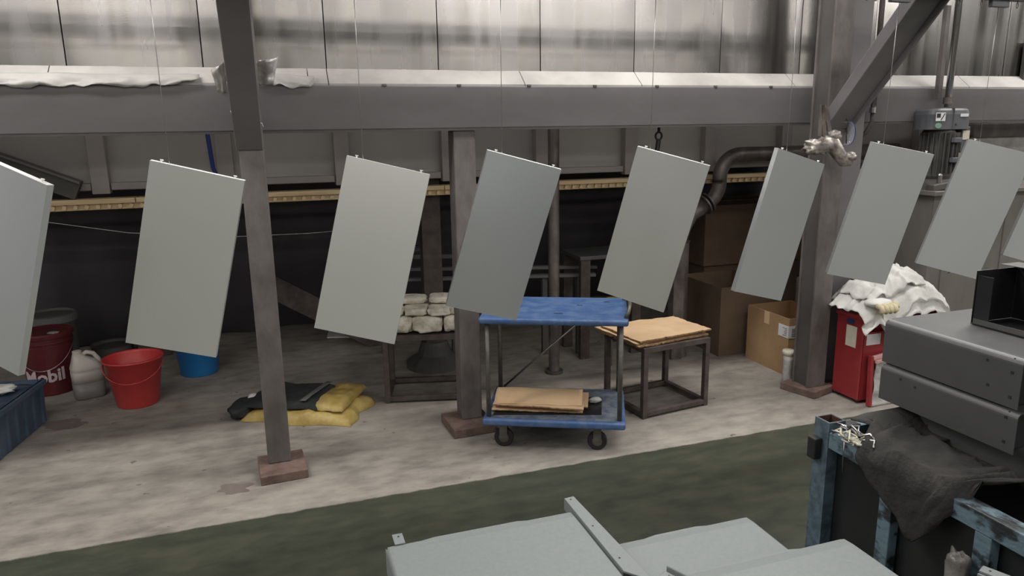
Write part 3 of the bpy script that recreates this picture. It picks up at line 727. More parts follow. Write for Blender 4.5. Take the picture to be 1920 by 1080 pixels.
MB().blob((-.25, 4.24, .05), (.12, .23, .09), .12, 2, 3, 24, 14, R(-30), .75).build('upper', 'darkcloth', gl, smooth=True)
MB().blob((-.20, 4.30, .09), (.05, .07, .03), .1, 2, 5, 16, 8, R(-30)).build('buckle', 'white', gl, smooth=True)

# ------------------------------------------------------------------ cardboard boxes at right
def carton(name, label, x0, x1, y0, y1, h, mt_='cardboard', open_=True, rz=0):
    b_ = thing(name, label, 'box', (x0, y0, 0), rz)
    w_, d = x1-x0, y1-y0; t = .006
    MB().box(0, w_, 0, d, 0, .006).build('bottom', mt_, b_, world=False)
    MB().box(0, t, 0, d, .006, h).build('side', mt_, b_, world=False)
    MB().box(w_-t, w_, 0, d, .006, h).build('side', mt_, b_, world=False)
    MB().box(t, w_-t, 0, t, .006, h).build('side', mt_, b_, world=False)
    MB().box(t, w_-t, d-t, d, .006, h+.0).build('side', mt_, b_, world=False)
    return b_
b1 = carton('cardboard_box', 'open brown cardboard box with white label beside the right column', 3.10, 3.46, 3.69, 4.12, .385)
MB().box(3.0975, 3.0995, 3.694, 3.79, .255, .335).box(3.0975, 3.21, 3.6875, 3.6895, .255, .335).build('address_label', 'white', b1)
mb = MB()
for i in range(5):
    mb.box(3.0965, 3.0974, 3.705, 3.705+random.uniform(.02, .045), .267+i*.012, .270+i*.012)
    mb.box(3.12, 3.12+random.uniform(.03, .06), 3.6862, 3.6873, .267+i*.012, .270+i*.012)
mb.build('label_print', 'ink', b1)
MB().box(3.0985, 3.0999, 3.89, 3.94, .30, .386).build('packing_tape', 'cardpale', b1)
carton('cardboard_box', 'dark open cardboard box in shadow left of the labelled box', 2.93, 3.40, 4.2, 4.74, .50, 'cardshade')
b3 = carton('cardboard_box', 'tall shadowed cardboard box at the bottom of the rear stack', 3.28, 4.2, 4.95, 5.5, .50, 'cardshade')
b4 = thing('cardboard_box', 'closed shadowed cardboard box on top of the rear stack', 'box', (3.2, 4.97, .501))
MB().box(3.26, 4.22, 4.93, 5.5, .5015, .99).build('body', 'cardshade', b4, bevel=.004)
MB().box(3.27, 4.21, 5.19, 5.25, .991, .9925).build('packing_tape', 'cardboard', b4)
jr = thing('jar', 'small clear jar with pale top standing against the labelled box', 'jar', (3.0, 3.56, 0))
MB().shell([(0, .0), (.028, 0), (.030, .01), (.030, .16), (.034, .20), (.032, .20), (.027, .16), (.027, .012), (0, .01)], (0, 0, 0), 24).build('glass', 'film', jr, world=False, smooth=True)
MB().lathe([(.0, .195), (.036, .196), (.040, .215), (.036, .228), (0, .222)], (0, 0, 0), 24).build('top', 'cream', jr, world=False, smooth=True)
o = thing('floor_clutter', 'dark machine foot in the shadow beside the open box', 'machine part', (2.62, 4.75, 0))
MB().blob((2.72, 4.85, .07), (.22, .2, .14), .2, 3, 4).build('casting', 'darksteel', o, smooth=True)

# ------------------------------------------------------------------ ducts
de = thing('elbow_duct', 'dark round duct bending down under the beam left of the right column', 'duct', (3.1, 4.4, 1.1))
def arc(c, r, a0, a1, n=8):
    return [(c[0]+r*math.cos(R(a0+(a1-a0)*i/n)), c[1], c[2]+r*math.sin(R(a0+(a1-a0)*i/n))) for i in range(n+1)]
pth = [(4.6, 4.42, 1.41)]+arc((3.17, 4.40, 1.25), .16, 90, 180)+[(3.01, 4.40, 1.22)]+arc((2.85, 4.40, 1.22), .16, 0, -60)
MB().tube(pth, .05, 20).build('bent_tube', 'duct', de, smooth=True)
e = Vector(pth[-1]); d = Vector((-1, 0, -.55)).normalized()
for k in (0, .03):
    MB().tube([e+d*k, e+d*(k+.012)], .075, 24).build('flange', 'duct', de)
MB().tube([e+d*.04, e+d*.16, e+d*.22+Vector((0, 0, -.05)), (2.70, 4.4, .8)], .055, 16).build('lower_tube', 'duct', de, smooth=True)
dc = thing('duct_column', 'thick dull metal duct standing behind the cardboard topped stool', 'duct', (2.68, 4.4, 0))
MB().lathe([(.075, 0), (.075, .02), (.062, .02), (.062, .82), (.07, .83)], (2.68, 4.35, 0), 24).build('tube', 'duct', dc)
MB().box(2.58, 2.66, 4.25, 4.32, .0, .78).build('support_leg', 'duct', dc)

# rear work frames
rf = thing('rear_steel_table', 'long grey steel frame table deep under the oven', 'table', (1.4, 5.0, 0))
for (a, b, hgt) in (((.55, 5.25, .625), (2.2, 4.68, .625), .022), ((.55, 5.35, .70), (1.30, 5.1, .70), .03), ((.5, 5.05, .585), (2.15, 4.60, .585), .02)):
    MB().bar(a, b, .05, hgt, side=(0, 1, 0)).build('rail', 'greysteel', rf)
for x, y, z in ((.7, 5.15, .57), (1.80, 4.71, .575), (2.04, 4.64, .57), (1.2, 5.0, .57)):
    MB().box(x-.018, x+.018, y-.018, y+.018, 0, z).build('leg', 'darksteel', rf)
mb = MB().bar((.85, 5.4, 1.0), (1.06, 5.33, 1.0), .1, .015, side=(0, 1, 0))
for k in range(3):
    tag(MB().cbox((.96, 5.3, .735+k*.012+.0), (.12, .1, .01), .3+k*.2).build('grey_block', 'greysteel'), ['lowest', 'middle', 'top'][k]+' grey metal scrap stacked on the rear steel table', 'scrap', 'scraps on the rear table')
bt = thing('black_work_table', 'small black topped table behind the panel above the stool', 'table', (2.2, 4.6, 0))
MB().box(1.98, 2.45, 4.48, 4.85, .715, .742).build('table_top', 'darksheet', bt, bevel=.003)
for x, y in ((2.01, 4.50), (2.41, 4.50), (2.01, 4.81), (2.41, 4.81)):
    MB().box(x-.02, x+.05, y-.01, y+.03, 0, .714).build('leg', 'stoolsteel', bt)
tag(MB().blob((2.13, 4.3, .46), (.14, .08, .05), .2, 3, 9).build('yellow_rag', 'yellow', smooth=True), 'small yellow rag showing below the olive grey hanging panel', 'rag')
pst = thing('rag_post', 'thin post carrying the small yellow rag', 'post', (2.13, 4.3, 0))
MB().box(2.12, 2.14, 4.29, 4.31, 0, .44).build('shaft', 'black', pst)

# ------------------------------------------------------------------ red cabinet with rags
rb = thing('red_cabinet', 'dented red metal bin with stickers right of the tall column', 'bin', (3.15, 3.14, 0))
RX0, RX1, RY0, RY1, RH = 3.155, 3.74, 3.14, 3.345, .525
MB().box(RX0, RX0+.012, RY0, RY1, 0.02, RH).build('side_panel', 'redcab', rb, bevel=.006)
MB().box(RX1-.012, RX1, RY0, RY1, 0.02, RH).build('side_panel', 'redcab', rb, bevel=.006)
MB().box(RX0+.0125, RX1-.0125, RY1-.012, RY1, 0.02, RH).build('back_panel', 'redcab', rb)
MB().box(RX0+.0125, RX1-.0125, RY0, RY0+.01, 0.02, .43).build('front_panel', 'redcab', rb)
MB().box(RX0+.0125, RX1-.0125, RY0+.015, RY1-.0125, 0.02, .032).build('bottom', 'redcab', rb)
MB().box(RX0-.01, RX0+.05, RY0-.008, RY1+.005, RH-.02, RH+.008).build('top_rim', 'redcab', rb, bevel=.005)
for x, y in ((RX0+.03, RY0+.03), (RX1-.03, RY0+.03), (RX0+.03, RY1-.03), (RX1-.03, RY1-.03)):
    MB().lathe([(.015, 0), (.015, .02)], (x, y, 0), 12).build('foot', 'rubber', rb)
MB().box(RX0-.0018, RX0-.0004, RY0+.045, RY0+.125, .33, .455).build('notice', 'cream', rb)
MB().box(RX0-.0018, RX0-.0004, RY0+.07, RY0+.125, .465, .495).build('sticker', 'navy', rb)
MB().box(RX0+.03, RX0+.13, RY0-.0018, RY0-.0004, .355, .42).build('sticker', 'white', rb)
MB().box(RX0+.17, RX0+.30, RY0-.0018, RY0-.0004, .30, .42).build('sticker', 'orange', rb)
MB().box(RX0+.165, RX0+.31, RY0-.0026, RY0-.0019, .355, .375).build('sticker_band', 'greystripe', rb)
# crushed second piece in front
cr = thing('crushed_tin', 'crushed grey and red tin leaning on the red bin', 'tin', (3.3, 3.08, 0))
def crush(u, v):
    x = 3.20+.26*u; z = .003+.26*v
    n1 = noise.noise(Vector((x*12, z*12, 2))); n2 = noise.noise(Vector((x*30, z*30, 5)))
    return (x+.03*v*(1-u), 3.075+.035*v+.02*n1+.008*n2, z)
MB().grid(crush, 26, 22).build('front', 'film', cr, smooth=True, solid=.004)
MB().bar((3.19, 3.085, .003), (3.20, 3.11, .30), .02, .03, side=(1, 0, 0)).build('edge', 'redcab', cr, bevel=.004)
MB().bar((3.20, 3.105, .285), (3.48, 3.115, .315), .022, .025, side=(0, 1, 0)).build('bar', 'pink', cr, bevel=.005)
MB().bar((3.21, 3.085, .268), (3.49, 3.095, .295), .018, .02, side=(0, 1, 0)).build('bar', 'pink', cr, bevel=.005)
# white rags heap: draped cloth
def rag(u, v, seed=0):
    x = 3.10+.66*u; y = 3.03+.40*v
    du = (u-.5)*2; dv = (v-.5)*2
    h = .61+.10*math.exp(-((u-.62)**2/.07+(v-.6)**2/.16))
    h -= .12*max(0, abs(du)-.62)**1.0*2 + .09*max(0, abs(dv)-.6)*2
    n1 = noise.noise(Vector((x*7, y*7, seed))); n2 = noise.noise(Vector((x*17, y*17, seed+2))); n3 = noise.noise(Vector((x*38, y*38, seed+5)))
    ridge = (1-abs(n1))*.03+(1-abs(n2)*2)*.022
    # tail hanging at the front
    if v < .3: h -= (.3-v)/.3*(.05+.17*math.exp(-((u-.32)/.10)**2))
    z = h+ridge+.006*n3
    return Vector((x+.03*n2, y+.02*n1+(.03 if v < .1 else 0), max(.34, z)))
wr = thing('white_rags', 'heap of crumpled white cotton rags on top of the red bin', 'rags', (3.42, 3.24, .53))
MB().grid(rag, 60, 44).build('cloth', 'cloth', wr, solid=.004, smooth=True)
def rag2(u, v):
    p = rag(.1+.6*u, .2+.8*v, 11); p.z += .02+.03*math.sin(u*PI); return p
MB().grid(rag2, 44, 34).build('cloth_fold', 'cloth', wr, solid=.004, smooth=True)
MB().lathe([(0.0, .60), (.09, .60), (.10, .55), (.06, .53)], (3.4, 3.25, 0), 16).build('core', 'cloth', wr, smooth=True)
gv = thing('work_glove', 'cream work glove with curled fingers on the left of the white rags', 'glove', (3.2, 3.06, .58))
for k in range(4):
    MB().tube([(3.155+k*.032, 3.06, .612), (3.158+k*.032, 3.03, .606), (3.16+k*.032, 3.022, .588), (3.16+k*.032, 3.035, .574)], [.014, .0155, .015, .012], 10).build('finger', 'glove', gv, smooth=True)
MB().blob((3.20, 3.10, .618), (.17, .11, .05), .1, 2, 5).build('palm', 'cloth', gv, smooth=True)
MB().tube([(3.27, 3.08, .618), (3.285, 3.05, .61), (3.28, 3.035, .598)], [.013, .014, .011], 8).build('thumb', 'glove', gv, smooth=True)

# ------------------------------------------------------------------ steel tank, motor, conduits
tk = thing('steel_tank', 'stainless rectangular tank behind the red bin', 'tank', (3.9, 3.4, 0))
MB().box(3.83, 6.1, 3.36, 3.365, .03, 1.17).build('front_sheet', 'stainlesstank', tk)
MB().box(3.83, 3.835, 3.366, 4.3, .03, 1.17).build('side_sheet', 'stainlesstank', tk)
MB().box(3.836, 6.1, 3.366, 4.3, .03, 1.16).build('body', 'darksteel', tk)
MB().box(3.80, 6.1, 3.33, 4.32, 1.171, 1.20).build('top_rim', 'stainlesstank', tk, bevel=.004)
for x in (3.95, 4.44, 5.1, 5.8):
    MB().box(x-.006, x+.006, 3.352, 3.359, .04, 1.17).build('seam_strip', 'stainlesstank', tk)
MB().box(3.821, 3.829, 3.86, 3.872, .04, 1.17).build('seam_strip', 'stainlesstank', tk)
for x, y in ((3.9, 3.42), (6.0, 3.42), (3.9, 4.24), (6.0, 4.24)):
    MB().box(x-.03, x+.03, y-.03, y+.03, 0, .03).build('foot', 'darksteel', tk)
mb = MB()
for a, b in (((3.985, .80), (3.995, .70)), ((3.995, .70), (4.02, .79)), ((4.02, .79), (4.035, .69)), ((4.035, .69), (4.075, .70)), ((4.05, .80), (4.065, .69)), ((3.975, .77), (3.99, .69)), ((4.01, .68), (4.09, .705))):
    mb.bar((a[0], 3.358, a[1]), (b[0], 3.358, b[1]), .007, .0015, side=(1, 0, 0))
mb.build('pen_scribble', 'ink', tk)['label'] = 'black zigzag pen scribble'
mt_ = thing('electric_motor', 'grey vertical electric motor with domed cover on the steel tank', 'motor', (3.94, 3.5, 1.2))
mcx, mcy = 4.01, 3.53
def rcap(z, s):
    return [(p[0]*s, p[1]*s) for p in rrect(.32, .20)]
mb = MB(); secs = [(1.565, 1.0), (1.655, 1.0), (1.678, .96), (1.69, .86)]
vs = []
for z, s in secs: vs += [Vector((mcx+p[0], mcy+p[1], z)) for p in rcap(z, s)]
mb.add(vs, [(i*32+j, i*32+(j+1) % 32, (i+1)*32+(j+1) % 32, (i+1)*32+j) for i in range(3) for j in range(32)]+[tuple(range(31, -1, -1)), tuple(96+j for j in range(32))])
mb.build('cover', 'motorgrey', mt_, smooth=False)
MB().box(mcx-.02, mcx-.016, mcy-.1030, mcy+.10, 1.566, 1.692).build('cover_seam', 'motordark', mt_)
MB().lathe([(.085, 1.26), (.093, 1.28), (.093, 1.55), (.085, 1.564)], (mcx-.01, mcy, 0), 36).build('stator_body', 'motordark', mt_, smooth=False)
for k in range(24):
    a = 2*PI*k/24; c, s = math.cos(a), math.sin(a)
    if s > .3: continue
    MB().bar((mcx-.01+.105*c, mcy+.105*s, 1.30), (mcx-.01+.105*c, mcy+.105*s, 1.545), .004, .028, side=(-s, c, 0)).build('cooling_fin', 'motordark', mt_)
for z in (1.38, 1.50):
    MB().cbox((mcx, mcy-.125, z), (.06, .03, .03)).build('lug', 'motorgrey', mt_, bevel=.004)
MB().lathe([(.18, 1.20), (.18, 1.225), (.13, 1.235), (.10, 1.26)], (mcx-.01, mcy, 0), 32).build('mounting_flange', 'motordark', mt_)
MB().box(mcx-.16, mcx-.085, mcy-.1022, mcy-.1010, 1.615, 1.665).build('rating_label', 'white', mt_)
MB().box(mcx-.155, mcx-.125, mcy-.1032, mcy-.1023, 1.635, 1.66).bar((mcx-.12, mcy-.1030, 1.62), (mcx-.092, mcy-.1030, 1.66), .006, .001, side=(1, 0, 0)).build('label_print', 'ink', mt_)
mb = MB(); mb.lathe([(.0, -.001), (.026, -.001), (.026, .001), (0, .001)], (0, 0, 0), 24, 'Y')
for p in mb.v: p.z *= .6
mb.xf(Matrix.Translation((mcx-.135, mcy-.1020, 1.588))).build('green_sticker', 'green', mt_)
MB().box(mcx+.035, mcx+.10, mcy-.1022, mcy-.1010, 1.64, 1.658).build('rating_label', 'white', mt_)
MB().lathe([(.009, -.008), (.009, .0)], (mcx+.01, mcy-.0980, 1.597), 12, 'Y').build('screw', 'wire', mt_)
MB().box(mcx+.112, mcx+.18, mcy-.06, mcy+.06, 1.42, 1.58).build('junction_box', 'motorgrey', mt_, bevel=.006)
MB().box(mcx+.118, mcx+.174, mcy-.0622, mcy-.0605, 1.50, 1.555).build('box_label', 'cream', mt_)
pl = thing('drive_guard', 'dark belt guard and bolts at the foot of the motor', 'guard', (3.75, 3.42, 1.2))
MB().bar((3.83, 3.40, 1.215), (4.25, 3.39, 1.27), .06, .04, side=(0, 1, 0)).build('arm', 'motordark', pl, bevel=.006)
for x in (3.9, 4.1): MB().lathe([(.014, 1.245), (.014, 1.29), (.008, 1.30)], (x, 3.4, 0), 8).build('bolt', 'wire', pl)
cf = thing('steel_conduit', 'vertical steel conduit running down to the motor', 'pipe', (4.06, 3.55, 1.7))
MB().tube([(4.07, 3.55, 3.5), (4.07, 3.55, 1.70)], .020, 14).build('tube', 'wire', cf, smooth=True)
MB().tube([(4.07, 3.55, 1.76), (4.07, 3.55, 1.72)], .028, 14).build('coupling', 'duct', cf)
MB().bar((4.0, 3.565, 2.3), (4.0, 3.565, 1.75), .03, .03, side=(1, 0, 0)).build('backing_channel', 'oldsteel', cf)
cf = thing('steel_conduit', 'thin vertical conduit just right of the right column brace', 'pipe', (3.48, 3.55, 1.5))
MB().tube([(3.48, 3.55, 3.5), (3.485, 3.55, 1.68)], .016, 12).build('tube', 'duct', cf, smooth=True)
MB().tube([(3.485, 3.55, 1.70), (3.485, 3.55, 1.67)], .022, 12).build('coupling', 'wire', cf)
MB().tube([(3.485, 3.55, 1.68), (3.485, 3.55, 1.62), (3.46, 3.56, 1.56), (3.42, 3.6, 1.50), (3.41, 3.65, 1.42)], .013, 10).build('flexible_hose', 'motordark', cf, smooth=True)
# cluttered machinery below the beam at far right
fm = thing('pump_unit', 'dirty off-white pump housing under the beam at the far right', 'machine', (4.75, 4.0, 1.2))
MB().box(4.78, 5.6, 3.95, 4.28, 1.2, 1.5).build('housing', 'film', fm, bevel=.01)
MB().lathe([(.05, 1.0), (.05, 1.35), (.03, 1.36)], (4.62, 3.9, .2), 16).build('canister', 'cream', fm)
MB().box(4.75, 5.6, 3.9, 4.28, 1.5, 1.6).build('insulation', 'oldsteel', fm, bevel=.01)
sg = thing('wall_sign', 'white notice board in dark frame at the right picture edge', 'sign', (4.95, 3.69, 1.9))
MB().box(4.84, 5.3, 3.665, 3.692, 1.87, 2.12).build('frame', 'motordark', sg)
MB().box(4.855, 5.285, 3.6625, 3.6645, 1.885, 2.105).build('board', 'white', sg)

# ------------------------------------------------------------------ things hung on the right column
sb = thing('strapped_bundle', 'silvery crumpled bundle hanging on dark straps at the right column', 'bundle', (2.95, 3.30, 1.5))
MB().blob((2.865, 3.29, 1.487), (.15, .09, .085), .22, 2.6, 4, 28, 18, 0, .8).build('pouch', 'silverbag', sb, smooth=True)
MB().tube([(2.90, 3.285, 1.52), (2.95, 3.27, 1.50), (2.985, 3.26, 1.45), (3.02, 3.25, 1.405), (3.06, 3.25, 1.40)], [.03, .042, .038, .034, .024], 14).build('tube_body', 'silverbag', sb, smooth=True)
MB().blob((3.045, 3.235, 1.43), (.07, .06, .05), .2, 3, 7).build('end_cap', 'silverbag', sb, smooth=True)
MB().blob((2.96, 3.27, 1.545), (.08, .06, .06), .2, 3, 8).build('knot', 'silverbag', sb, smooth=True)
for dx, dz in ((-.05, 0), (-.015, .0), (.03, .0)):
    MB().bar((2.925+dx*.2, 3.335, 1.71), (2.925+dx, 3.29, 1.54), .024, .005, side=(1, 0, 0)).build('strap', 'stoolsteel', sb)
vg = thing('visor', 'clear plastic visor with blue rim hanging right of the strapped bundle', 'goggles', (3.07, 3.3, 1.55))
cx, cz = 3.075, 1.555
MB().grid(lambda u, v: Vector((cx+.042*math.sin(PI*u)**.8*1.0-.005, 3.30-.03*math.sin(PI*v), cz-.062*math.cos(PI*u)*(1)))+Vector((-.035*(1-v), 0, 0)), 16, 6).build('lens', 'visor', vg, smooth=True, solid=.002)
MB().tube([(cx+.045*math.sin(t)*1.0-.004, 3.285, cz-.064*math.cos(t)) for t in [PI*i/14 for i in range(15)]], .0025, 6).build('rim', 'bluecable', vg, smooth=True)
MB().tube([(cx-.012, 3.29, cz-.06), (cx-.018, 3.29, cz), (cx-.010, 3.29, cz+.06), (cx-.02, 3.335, cz+.12)], .003, 6).build('cord', 'rubber', vg, smooth=True)
hk2 = thing('ring_hook', 'black ring shackle hanging under the beam behind the olive grey panel', 'hook', (1.98, 3.66, 1.55))
MB().tube([(2.115+.02*math.cos(t), 3.7, 1.555+.022*math.sin(t)) for t in [i*2*PI/14 for i in range(15)]], .006, 8).build('ring', 'rubber', hk2, smooth=True)
MB().tube([(2.115, 3.7, 1.604), (2.115, 3.7, 1.575)], .008, 8).build('shank', 'rubber', hk2)
MB().tube([(2.115, 3.7, 1.53), (2.11, 3.7, 1.49), (2.10, 3.7, 1.45)], .014, 8).build('clamp', 'rubber', hk2)

# ------------------------------------------------------------------ pale coated parts in the foreground
pt = thing('packing_table', 'low table under the pale coated panels in the foreground', 'table', (.6, .7, 0))
MB().box(.20, .99, .02, 1.0, .705, .735).build('table_top', 'darksteel', pt)
MB().box(.20, .55, 1.0, 1.27, .705, .735).build('table_extension', 'darksteel', pt)
for x, y in ((.23, .06), (.95, .06), (.23, 1.2), (.95, .95)):
    MB().box(x-.02, x+.02, y-.02, y+.02, 0, .704).build('leg', 'darksteel', pt)
def tray(name, label, x0, x1, y0, y1, z1, th, rl=.012, notch=True):
    t = thing(name, label, 'metal panel', (x0, y0, z1-th), 0, 'pale coated panels on the table')
    # top plate with rounded left edge: profile in XZ, extruded along Y
    prof = []
    for i in range(7):
        a = PI-(PI/2)*i/6
        prof.append((x0+rl+rl*math.cos(a), z1-rl+rl*math.sin(a)))
    nL = [(x0, z1-th)]+prof
    prR = []
    for i in range(7):
        a = PI/2-(PI/2)*i/6
        prR.append((x1-rl*.4+rl*.4*math.cos(a), z1-rl*.4+rl*.4*math.sin(a)))
    poly = nL+prR+[(x1, z1-th), (x1-.002, z1-th)]+[(x1-.002, z1-.006), (x0+.004, z1-.006), (x0+.002, z1-th)]
    mb = MB(); n = len(poly); ys_ = [y0, y1-.03, y1-.008, y1]
    vs = []
    for yy in ys_:
        dz = .0 if yy < y1-.01 else (-.002 if yy < y1 else -.008)
        vs += [Vector((q[0], yy, q[1]+(dz if q[1] > z1-.008 else 0))) for q in poly]
    k = len(ys_)
    mb.add(vs, [(i*n+j, i*n+(j+1) % n, (i+1)*n+(j+1) % n, (i+1)*n+j) for i in range(k-1) for j in range(n)])
    # the face plate ends
    mb.build('face_sheet', 'powderlight', t, smooth=False)
    MB().box(x0+.004, x1-.003, y1-.0035, y1-.0005, z1-th, z1-.007).build('rear_flange', 'powderlight', t)
    if notch:
        MB().prism([(x0+.06, y1-.003), (x0+.10, y1+.004), (x1-.12, y1+.004), (x1-.09, y1-.003)], z1-.010, z1-.0065, 'Z').build('lip', 'powderlight', t)
    return t
tA = tray('coated_tray', 'large pale grey panel with rounded left edge, nearest foreground left', .158, .556, .30, 1.305, .80, .062)
MB().box(.176, .197, 1.296, 1.334, .7985, .8015).build('tab', 'powderlight', tA, bevel=.001)
MB().lathe([(.0022, .8017), (.0023, .8022)], (.1875, 1.322, 0), 8).build('tab_hole', 'ink', tA)
tB = tray('coated_tray', 'pale grey panel lying behind the front right panel', .596, .912, .30, 1.181, .785, .046)
MB().lathe([(0, .7852), (.0016, .7856)], (.745, 1.02, 0), 8).build('hole', 'ink', tB)
tC = tray('coated_tray', 'front right pale grey panel lying over its neighbour', .60, .985, .20, .985, .832, .044)
stp = thing('coated_strip', 'narrow pale drilled strip between the two front panels', 'metal strip', (.575, 1.3, .79))
MB().prism([(.5585, 1.345), (.582, 1.347), (.597, 1.02), (.592, 1.02), (.5585, 1.06)], .8005, .805, 'Z').build('plate', 'powderlight', stp, bevel=.001)
MB().box(.5585, .561, 1.065, 1.345, .778, .8003).build('flange', 'powderlight', stp)
mb = MB()
for y in (1.335, 1.22, 1.10): mb.lathe([(.002, .8051), (.0021, .8056)], (.570, y, 0), 8)
mb.build('holes', 'ink', stp)
brk = thing('coated_bracket', 'small pale folded bracket lying on the front right panel', 'bracket', (.60, .98, .833))
MB().bar((.592, .985, .838), (.637, .89, .838), .022, .004, side=(1, 0, 0)).build('plate', 'powderlight', brk, bevel=.002)
MB().bar((.607, .992, .842), (.652, .897, .842), .004, .012, side=(1, 0, 0)).build('flange', 'powderlight', brk, bevel=.002)
mb = MB(); mb.lathe([(.0018, .8412), (.0019, .8417)], (.600, .972, 0), 8).lathe([(.0018, .8412), (.0019, .8417)], (.606, .955, 0), 8); mb.build('holes', 'ink', brk)
bk2 = thing('coated_bracket', 'white bracket tip at the bottom right picture edge, before the blue rack', 'bracket', (1.14, .72, .84))
MB().bar((1.088, .785, .862), (1.15, .64, .862), .022, .006, side=(1, 0, 0)).build('plate', 'powderlight', bk2, bevel=.002)
MB().bar((1.075, .780, .852), (1.137, .635, .852), .004, .018, side=(1, 0, 0)).build('flange', 'powderlight', bk2, bevel=.002)
MB().lathe([(.0018, .8652), (.0019, .8657)], (1.093, .772, 0), 8).build('hole', 'ink', bk2)
sp = thing('side_stand', 'small stand below the bottom picture edge carrying the white bracket tip', 'stand', (1.1, .6, 0))
MB().box(1.05, 1.15, .45, .70, .80, .8425).build('top', 'darksteel', sp)
MB().box(1.06, 1.12, .5, .56, 0, .80).build('leg', 'darksteel', sp)

# ------------------------------------------------------------------ chipped blue rack
RT = .90
rk = thing('blue_rack', 'chipped blue steel tube rack lined in black at the lower right', 'rack', (1.19, 1.3, 0))
T = .047
rx0, rx1, ry0, ry1 = 1.190, 2.05, .30, 1.305
def hollow(x, y, z0, z1, t=T, w_=.003):
    mb = MB(); o_ = [(x, y), (x+t, y), (x+t, y+t), (x, y+t)]; i_ = [(x+w_, y+w_), (x+t-w_, y+w_), (x+t-w_, y+t-w_), (x+w_, y+t-w_)]
    vs = [(*p, z0) for p in o_]+[(*p, z1) for p in o_]+[(*p, z1) for p in i_]+[(*p, z1-.06) for p in i_]
    fs = [(3, 2, 1, 0)]
    for j in range(4):
        k = (j+1) % 4
        fs += [(j, k, k+4, j+4), (j+4, k+4, k+8, j+8), (j+8, k+8, k+12, j+12)]
    fs.append((12, 13, 14, 15))
    return mb.add(vs, fs)
hollow(rx0, ry1-T, 0, RT+.022).build('corner_post', 'bluepaint2', rk)
hollow(rx1-T, ry1-T, 0, RT+.022).build('corner_post', 'bluepaint2', rk)
hollow(rx0, ry0, 0, RT+.022).build('corner_post', 'bluepaint2', rk)
hollow(rx1-T, ry0, 0, RT+.022).build('corner_post', 'bluepaint2', rk)
hollow(rx0+.0032, ry1-T+.0032, RT-.03, RT+.0215, T-.0064, .0015).build('bare_inside', 'rust', rk)
MB().box(rx0+.001, rx0+.040, ry0+T, ry1-T, RT-.040, RT).build('top_rail', 'bluepaint', rk, bevel=.002)
MB().box(rx0+T, rx1-T, ry1-.042, ry1-.002, RT-.040, RT).build('top_rail', 'bluepaint', rk, bevel=.002)
MB().box(rx1-.040, rx1-.001, ry0+T, ry1-T, RT-.040, RT).build('top_rail', 'bluepaint', rk, bevel=.002)
MB().box(rx0+T, rx1-T, ry0+.002, ry0+.042, RT-.040, RT).build('top_rail', 'bluepaint', rk, bevel=.002)
for y in (1.085, .865, .6):
    MB().box(rx0+.003, rx0+.028, y-.017, y+.017, .08, RT-.041).build('side_bar', 'bluepaint', rk, bevel=.002)
MB().box(rx0+.001, rx0+.040, ry0+T, ry1-T, .04, .08).build('bottom_rail', 'bluepaint', rk, bevel=.002)
MB().box(rx0+.030, rx0+.036, ry0+T, ry1-T-.001, .081, RT-.041).build('side_lining', 'blacksheet', rk)
MB().box(rx0+T, rx1-T, ry1-.034, ry1-.028, .05, RT-.041).build('side_lining', 'blacksheet', rk)
MB().box(rx0+.042, rx1-.042, ry0+T, ry1-.045, RT-.05, RT-.043).build('deck', 'blacksheet', rk)
MB().box(rx0-.022, rx0-.001, ry1-.030, ry1-.004, RT-.075, RT-.022).build('latch', 'rubber', rk, bevel=.003)
MB().cbox((rx0+.07, ry1-.03, RT+.004), (.05, .03, .002)).build('tape', 'rubber', rk)
MB().cbox((rx0+.02, ry1-.115, RT+.0012), (.028, .05, .001)).build('film_patch', 'cream', rk)
# wire bundle tied to the rail
wb = thing('wire_bundle', 'tangle of bright bent wire hooks tied at the rack corner', 'wires', (1.2, 1.22, .91))
for k in range(22):
    y = 1.262-random.uniform(0, .10); x = 1.196+random.uniform(-.012, .02); z = RT+.010+random.uniform(0, .018)-max(0, 1.2-x)*.8
    pts = [(x, y, z), (x+random.uniform(-.012, .012), y-.012, z+random.uniform(-.002, .012)), (x+random.uniform(-.012, .012), y-.028, z+random.uniform(-.004, .01)), (x+random.uniform(-.008, .008), y-.042, z+random.uniform(-.006, .006))]
    MB().tube(pts, random.uniform(.0016, .003), 6).build('wire', 'wire' if k % 3 else 'cream', wb, smooth=True)
MB().tube([(1.186, 1.205, RT+.002), (1.184, 1.203, RT-.03), (1.186, 1.202, RT-.075)], .0015, 5).build('loose_end', 'wire', wb, smooth=True)
cpf = MB().blob((1.176, .893, .765), (.022, .045, .085), .16, 2.2, 12, 26, 20, 0, .6).build('film_wad', 'wadfilm', smooth=True)
tag(cpf, 'crumpled clear plastic film tucked beside the rack\'s middle bar', 'plastic film')

